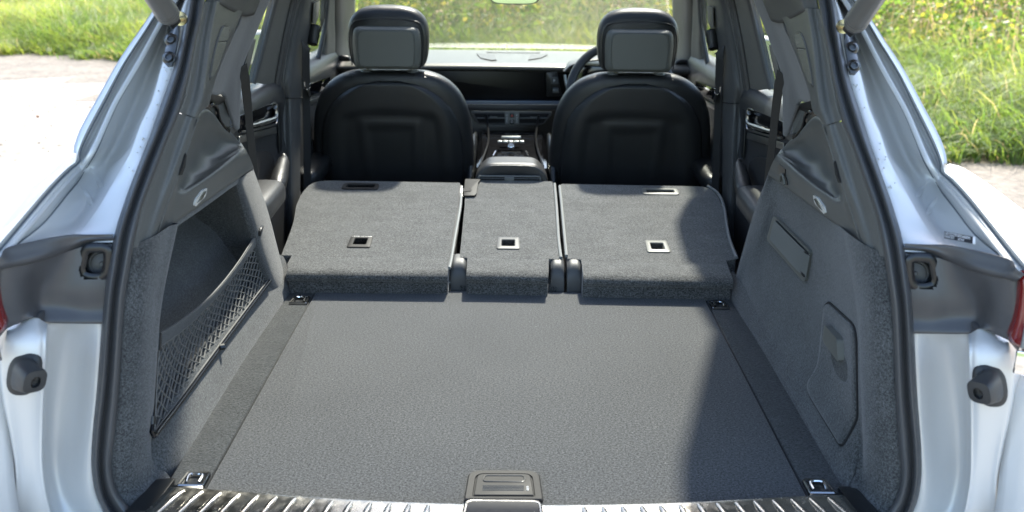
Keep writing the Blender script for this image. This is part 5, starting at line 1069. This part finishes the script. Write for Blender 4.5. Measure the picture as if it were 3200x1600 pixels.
g.box(P(1542, 367, Y=3.975), (.03, .004, .008)); g.box(P(1668, 368, Y=3.975), (.03, .004, .008)); obj('vent_blades', g, 'trim', DB)
CB = dplate('switch_block', [(1577, 350), (1623, 350), (1622, 390), (1578, 390)], 3.978, .01, 'hard_plastic', DB, .002)
dplate('hazard_button', [(1593, 353), (1607, 353), (1607, 367), (1593, 367)], 3.974, .006, 'satin_black', CB, .001, .0005); dplate('lock_button', [(1593, 373), (1607, 373), (1607, 388), (1593, 388)], 3.974, .006, 'satin_black', CB, .001, .0005)
g = G(); g.slab([P(1596, 364, Y=3.9735), P(1604, 364, Y=3.9735), P(1600, 357, Y=3.9735)], (0, -.0006, 0)); obj('hazard_triangle', g, 'ink_red', CB, smooth=False)
g = G(); g.tube([P(1600+3*math.cos(t), 380+3.4*math.sin(t), Y=3.9732) for t in np.linspace(0, 6.28, 13)[:-1]], .0005, 4, closed=True)
for xx in (1584, 1615):
    for y_ in (360, 368, 375, 381): g.box(P(xx, y_, Y=3.9735), (.0022, .0006, .003))
obj('switch_marks', g, 'ink_white', CB)
dplate('lower_vent_slot', [(1520, 402), (1678, 403), (1678, 406), (1520, 405)], 4.05, .006, 'hard_plastic', DB, .001, .0005)
# top of the dash: defroster and two wells
g = G()
for k in range(60): x = -.115+.23*k/59; g.box((x, 4.40, .4065), (.0016, .05, .003))
o = obj('defroster_slats', g, 'trim', DB); o['kind'] = 'stuff'
for pl_ in ([(1489, 168), (1545, 171), (1552, 188), (1535, 189), (1502, 182)], [(1658, 172), (1712, 171), (1690, 182), (1650, 188)]):
    g = G(); q = [P(x, y, Z=.4095) for x, y in pl_]; g.slab(q, (0, 0, .002)); obj('dash_well', g, 'leather_grey', DB, smooth=False)
# instrument hood and cluster
g = G(); cx = .41
def hood(y, k, zt): return [V(cx+(-.205+.41*t)*k, y, .385+(zt-.385)*math.sin(math.pi*t)**.45) for t in np.linspace(0, 1, 21)]
g.loft([hood(4.12, 1.0, .425), hood(4.02, 1.03, .442), hood(3.95, 1.03, .440), hood(3.945, .98, .430), hood(4.0, .96, .425)], nu=30, sub=3); obj('cluster_hood', g, 'dash_skin', DB)
g = G(); g.slab(rpoly([V(.225, 3.985, .27), V(.60, 3.985, .27), V(.60, 3.985, .405), V(.25, 3.985, .405)], .02, 4), (0, .01, 0)); obj('cluster_screen', g, 'screen', DB, bevel=.002)
g = G(); g.tube([V(.205, 3.96, .37), V(.212, 3.955, .33), V(.235, 3.95, .285)], .006, 8, n=10); obj('cluster_edge', g, 'satin_metal', DB)
GP = dplate('gear_panel', [(1706, 226), (1742, 224), (1756, 300), (1708, 302)], 4.0, .02, 'satin_black', DB, .005)
dplate('park_button', [(1722, 241), (1742, 241), (1746, 262), (1722, 263)], 3.996, .006, 'trim_soft', GP, .002, .001); dplate('gear_lever', [(1727, 277), (1746, 277), (1747, 291), (1727, 291)], 3.97, .03, 'trim', GP, .004, .003)
text('park_letter', 'P', P(1729, 256, Y=3.993), (1, 0, 0), (0, 0, 1), .014, 'ink_white', GP)
# corner vents
for sx in (-1, 1):
    c = P(1063, 212, Y=4.12); 
    pl = rpoly([V(-.745, 4.10, .29), V(-.665, 4.10, .29), V(-.665, 4.10, .412), V(-.73, 4.10, .412)], [.01, .01, .022, .022], 5); pl = [V(p.x*-sx, p.y, p.z) for p in pl]
    g = G(); g.tube(pl, .007, 10, closed=True); obj('corner_vent', g, 'leather_grey', DB); g = G(); g.slab(inset(pl, .95), (0, .01, 0)); obj('corner_vent_grille', g, 'satin_black', DB)
    g = G(); q = inset(pl, .72); g.tube(q, .003, 8, closed=True); obj('corner_vent_ring', g, 'satin_metal', DB)
# steering wheel
c = V(.405, 3.70, .335); n_ = V(0, -.90, .43).normalized(); a1 = V(1, 0, 0); a2 = n_.cross(a1); a2 = a2 if a2.z > 0 else -a2
g = G(); g.tube([c+(a1*math.cos(t)+a2*math.sin(t))*.192 for t in np.linspace(0, 2*math.pi, 49)[:-1]], .0165, 12, closed=True); SW = obj('steering_wheel', g, 'leather_grey', CAR)
g = G(); g.lathe(c-n_*.02, n_, [(0, 0), (.075, 0), (.085, .015), (.07, .032), (.03, .038), (0, .038)], 28)
obj('hub', g, 'satin_black', SW)
for sx in (-1, 1):
    g = G(); g.loft([[c+a1*sx*.06+a2*.028, c+a1*sx*.12+a2*.022, c+a1*sx*.19+a2*.03], [c+a1*sx*.06+n_*.012, c+a1*sx*.12+n_*.010, c+a1*sx*.19+n_*.006], [c+a1*sx*.06-a2*.03, c+a1*sx*.12-a2*.02, c+a1*sx*.19-a2*.02]], nu=10, sub=3); obj('spoke', g, 'satin_black', SW, solid=.012)
    g = G(); g.tube([c+a1*sx*.075+a2*.03+n_*.010, c+a1*sx*.13+a2*.026+n_*.010, c+a1*sx*.165+a2*.0+n_*.012, c+a1*sx*.14-a2*.024+n_*.010, c+a1*sx*.08-a2*.03+n_*.010], .0028, 6, n=24); obj('spoke_trim', g, 'satin_metal', SW)
# centre console
g = G(); rows = []
for y, z0, z1 in ((4.03, .14, .16), (3.8, .155, .16), (3.62, .13, .14), (3.42, .10, .11), (3.3, .09, .10)): rows.append([V(-.15, y, -.2), V(-.135, y, z0-.03), V(-.115, y, z0), V(0, y, z0), V(.115, y, z0), V(.135, y, z0-.03), V(.15, y, -.2)])
g.loft(rows, nu=30, sub=4, lin_u=True); CO = obj('centre_console', g, 'gloss_black', CAR, sharp=30)
for sx in (-1, 1):
    g = G(); g.tube([V(sx*.150, 3.42, .05), V(sx*.148, 3.50, .12), V(sx*.140, 3.60, .172), V(sx*.136, 3.64, .186), V(sx*.134, 3.66, .182)], [.026, .028, .027, .022, .008], 12, n=20, flat=(V(1, 0, 0), .6)); obj('knee_grip', g, 'satin_black', CO)
    g = G(); g.tube([V(sx*.112, 3.45, .115), V(sx*.09, 3.70, .155), V(sx*.105, 3.98, .20)], .004, 8, n=16); obj('console_edge', g, 'fascia_black', CO)
    g = G(); g.tube([P(1600+sx*47-4, 472, Y=3.42), P(1600+sx*55-4, 487, Y=3.40)], .003, 6); obj('bright_clip', g, 'chrome', CO)
g = G(); g.slab(rpoly([P(x, y, Y=3.68) for x, y in ((1567, 426), (1627, 426), (1629, 433), (1565, 433))], .002, 3), (0, .01, 0)); obj('console_bar', g, 'satin_metal', CO, bevel=.001)
for k in range(5):
    x = 1555+k*17; g = G(); g.slab(rpoly([P(x, 440, Y=3.645), P(x+15, 440, Y=3.645), P(x+15, 447, Y=3.645), P(x, 447, Y=3.645)], .003, 3), (0, .012, 0)); obj('console_button', g, 'satin_metal', CO, bevel=.0012)
g = G(); g.lathe(P(1597, 457, Y=3.62), (0, -.5, .85), [(0, -.006), (.0125, -.006), (.012, .004), (.010, .006), (0, .006)], 20); obj('volume_roller', g, 'chrome', CO)
# armrest box with rear vents
def arm(y, k=1, dz=0): return [V(s_*k, y+.09, z+dz-.021) for s_, z in ((-.118, .02), (-.120, .12), (-.116, .168), (-.104, .192), (-.080, .212), (-.055, .2165), (0, .2175), (.055, .2165), (.080, .212), (.104, .192), (.116, .168), (.120, .12), (.118, .02))]
g = G(); g.loft([[V(p.x*.2, p.y+.01, .12+(p.z-.12)*.2) for p in arm(3.03)], [V(p.x*.93, p.y, .12+(p.z-.12)*.88) for p in arm(3.03)], arm(3.035, .985, -.006), arm(3.048), arm(3.09), arm(3.14, .97), arm(3.165, .92, -.012), [V(p.x*.8, p.y, p.z-.05) for p in arm(3.175)]], nu=50, sub=4); AB = obj('centre_armrest', g, 'leather_grey', CAR, sharp=70)
g = G(); lid = arm(3.043); g.tube([V(p.x*1.003, p.y-.004, p.z-.022) for p in lid[2:-2]], .0018, 6, n=40); obj('lid_gap', g, 'void', AB)
vb_ = rpoly([P(1496, 550, Y=3.112), P(1688, 552, Y=3.112), P(1690, 600, Y=3.112), P(1494, 600, Y=3.112)], .008, 4); g = G(); g.tube(vb_, .0035, 8, closed=True); obj('rear_vent_frame', g, 'trim', AB)
g = G(); g.slab(vb_, (0, .006, 0)); obj('rear_vent_mouth', g, 'void', AB)
dplate('rear_vent_knob', [(1577, 554), (1606, 554), (1606, 575), (1577, 575)], 3.104, .006, 'trim', AB, .001, .001)
g = G()
for k in range(3): g.tube([P(1500, 557+k*7, Y=3.108), P(1684, 559+k*7, Y=3.108)], .0016, 5)
obj('rear_vent_blades', g, 'trim_soft', AB)
# rear view mirror
g = G(); rows = []; c = V(.003, 3.80, .679)
for y, k in ((.03, .3), (.02, .85), (0, 1.0), (-.008, .97)): rows.append([c+V(spow(math.cos(t), .45)*.091*k, y, spow(math.sin(t), .55)*.031*k) for t in np.linspace(0, 2*math.pi, 33)[:-1]])
g.grid(across(rows, 3), True, True, True); RM = obj('interior_mirror', g, 'satin_black', CAR, sharp=60)
g = G(); g.slab([c+V(spow(math.cos(t), .45)*.086, -.0085, spow(math.sin(t), .55)*.027) for t in np.linspace(0, 2*math.pi, 33)[:-1]], (0, -.001, 0)); obj('mirror_glass', g, 'chrome', RM, smooth=False)
g = G(); g.tube([c+V(0, .02, .0), V(0, 3.95, .76)], .012, 8); obj('mirror_stem', g, 'satin_black', RM)
# identity plate on the right gutter
uxv = (mir(P(197, 757, Y=1.40))-mir(P(265, 735, Y=1.455))) if False else None
lpx = lambda x, y, Y: P(2900+x/4.293, 700+y/4.293, Y=Y)
q0, q1, q2, q3_ = lpx(262, 160, 1.475), lpx(682, 240, 1.430), lpx(678, 334, 1.420), lpx(260, 250, 1.465)
nn = (q1-q0).cross(q3_-q0).normalized(); nn = nn if nn.y < 0 else -nn
for q in (q0, q1, q2, q3_): q += nn*.012
g = G(); g.slab([q0, q1, q2, q3_], nn*.0006); IDP = obj('identity_plate', g, 'label_black', BRt, smooth=False); IDP['label'] = 'black identity plate with white chassis and engine number'
ex = (q1-q0).normalized(); ey = (q0-q3_).normalized(); W_ = (q1-q0).length; H_ = (q0-q3_).length
text('chassis_number', 'WP1ZZZ9Y9RDA00092', q3_+ey*H_*.50+ex*W_*.015+nn*.0009, ex, ey, (W_*.082, H_*.58), 'ink_white', BRt)
text('engine_number', 'ENGINE DCB/', q3_+ey*H_*.10+ex*W_*.01+nn*.0009, ex, ey, (W_*.052, H_*.48), 'ink_white', BRt)
text('engine_serial', '057290/', q3_+ey*H_*.06+ex*W_*.45+nn*.0009, ex, ey, (W_*.060, H_*.46), 'ink_white', BRt)
g = G(); g.slab([q1-ex*.004, q1, q2, q2-ex*.004], nn*.0009); obj('plate_edge', g, 'ink_white', BRt, smooth=False)
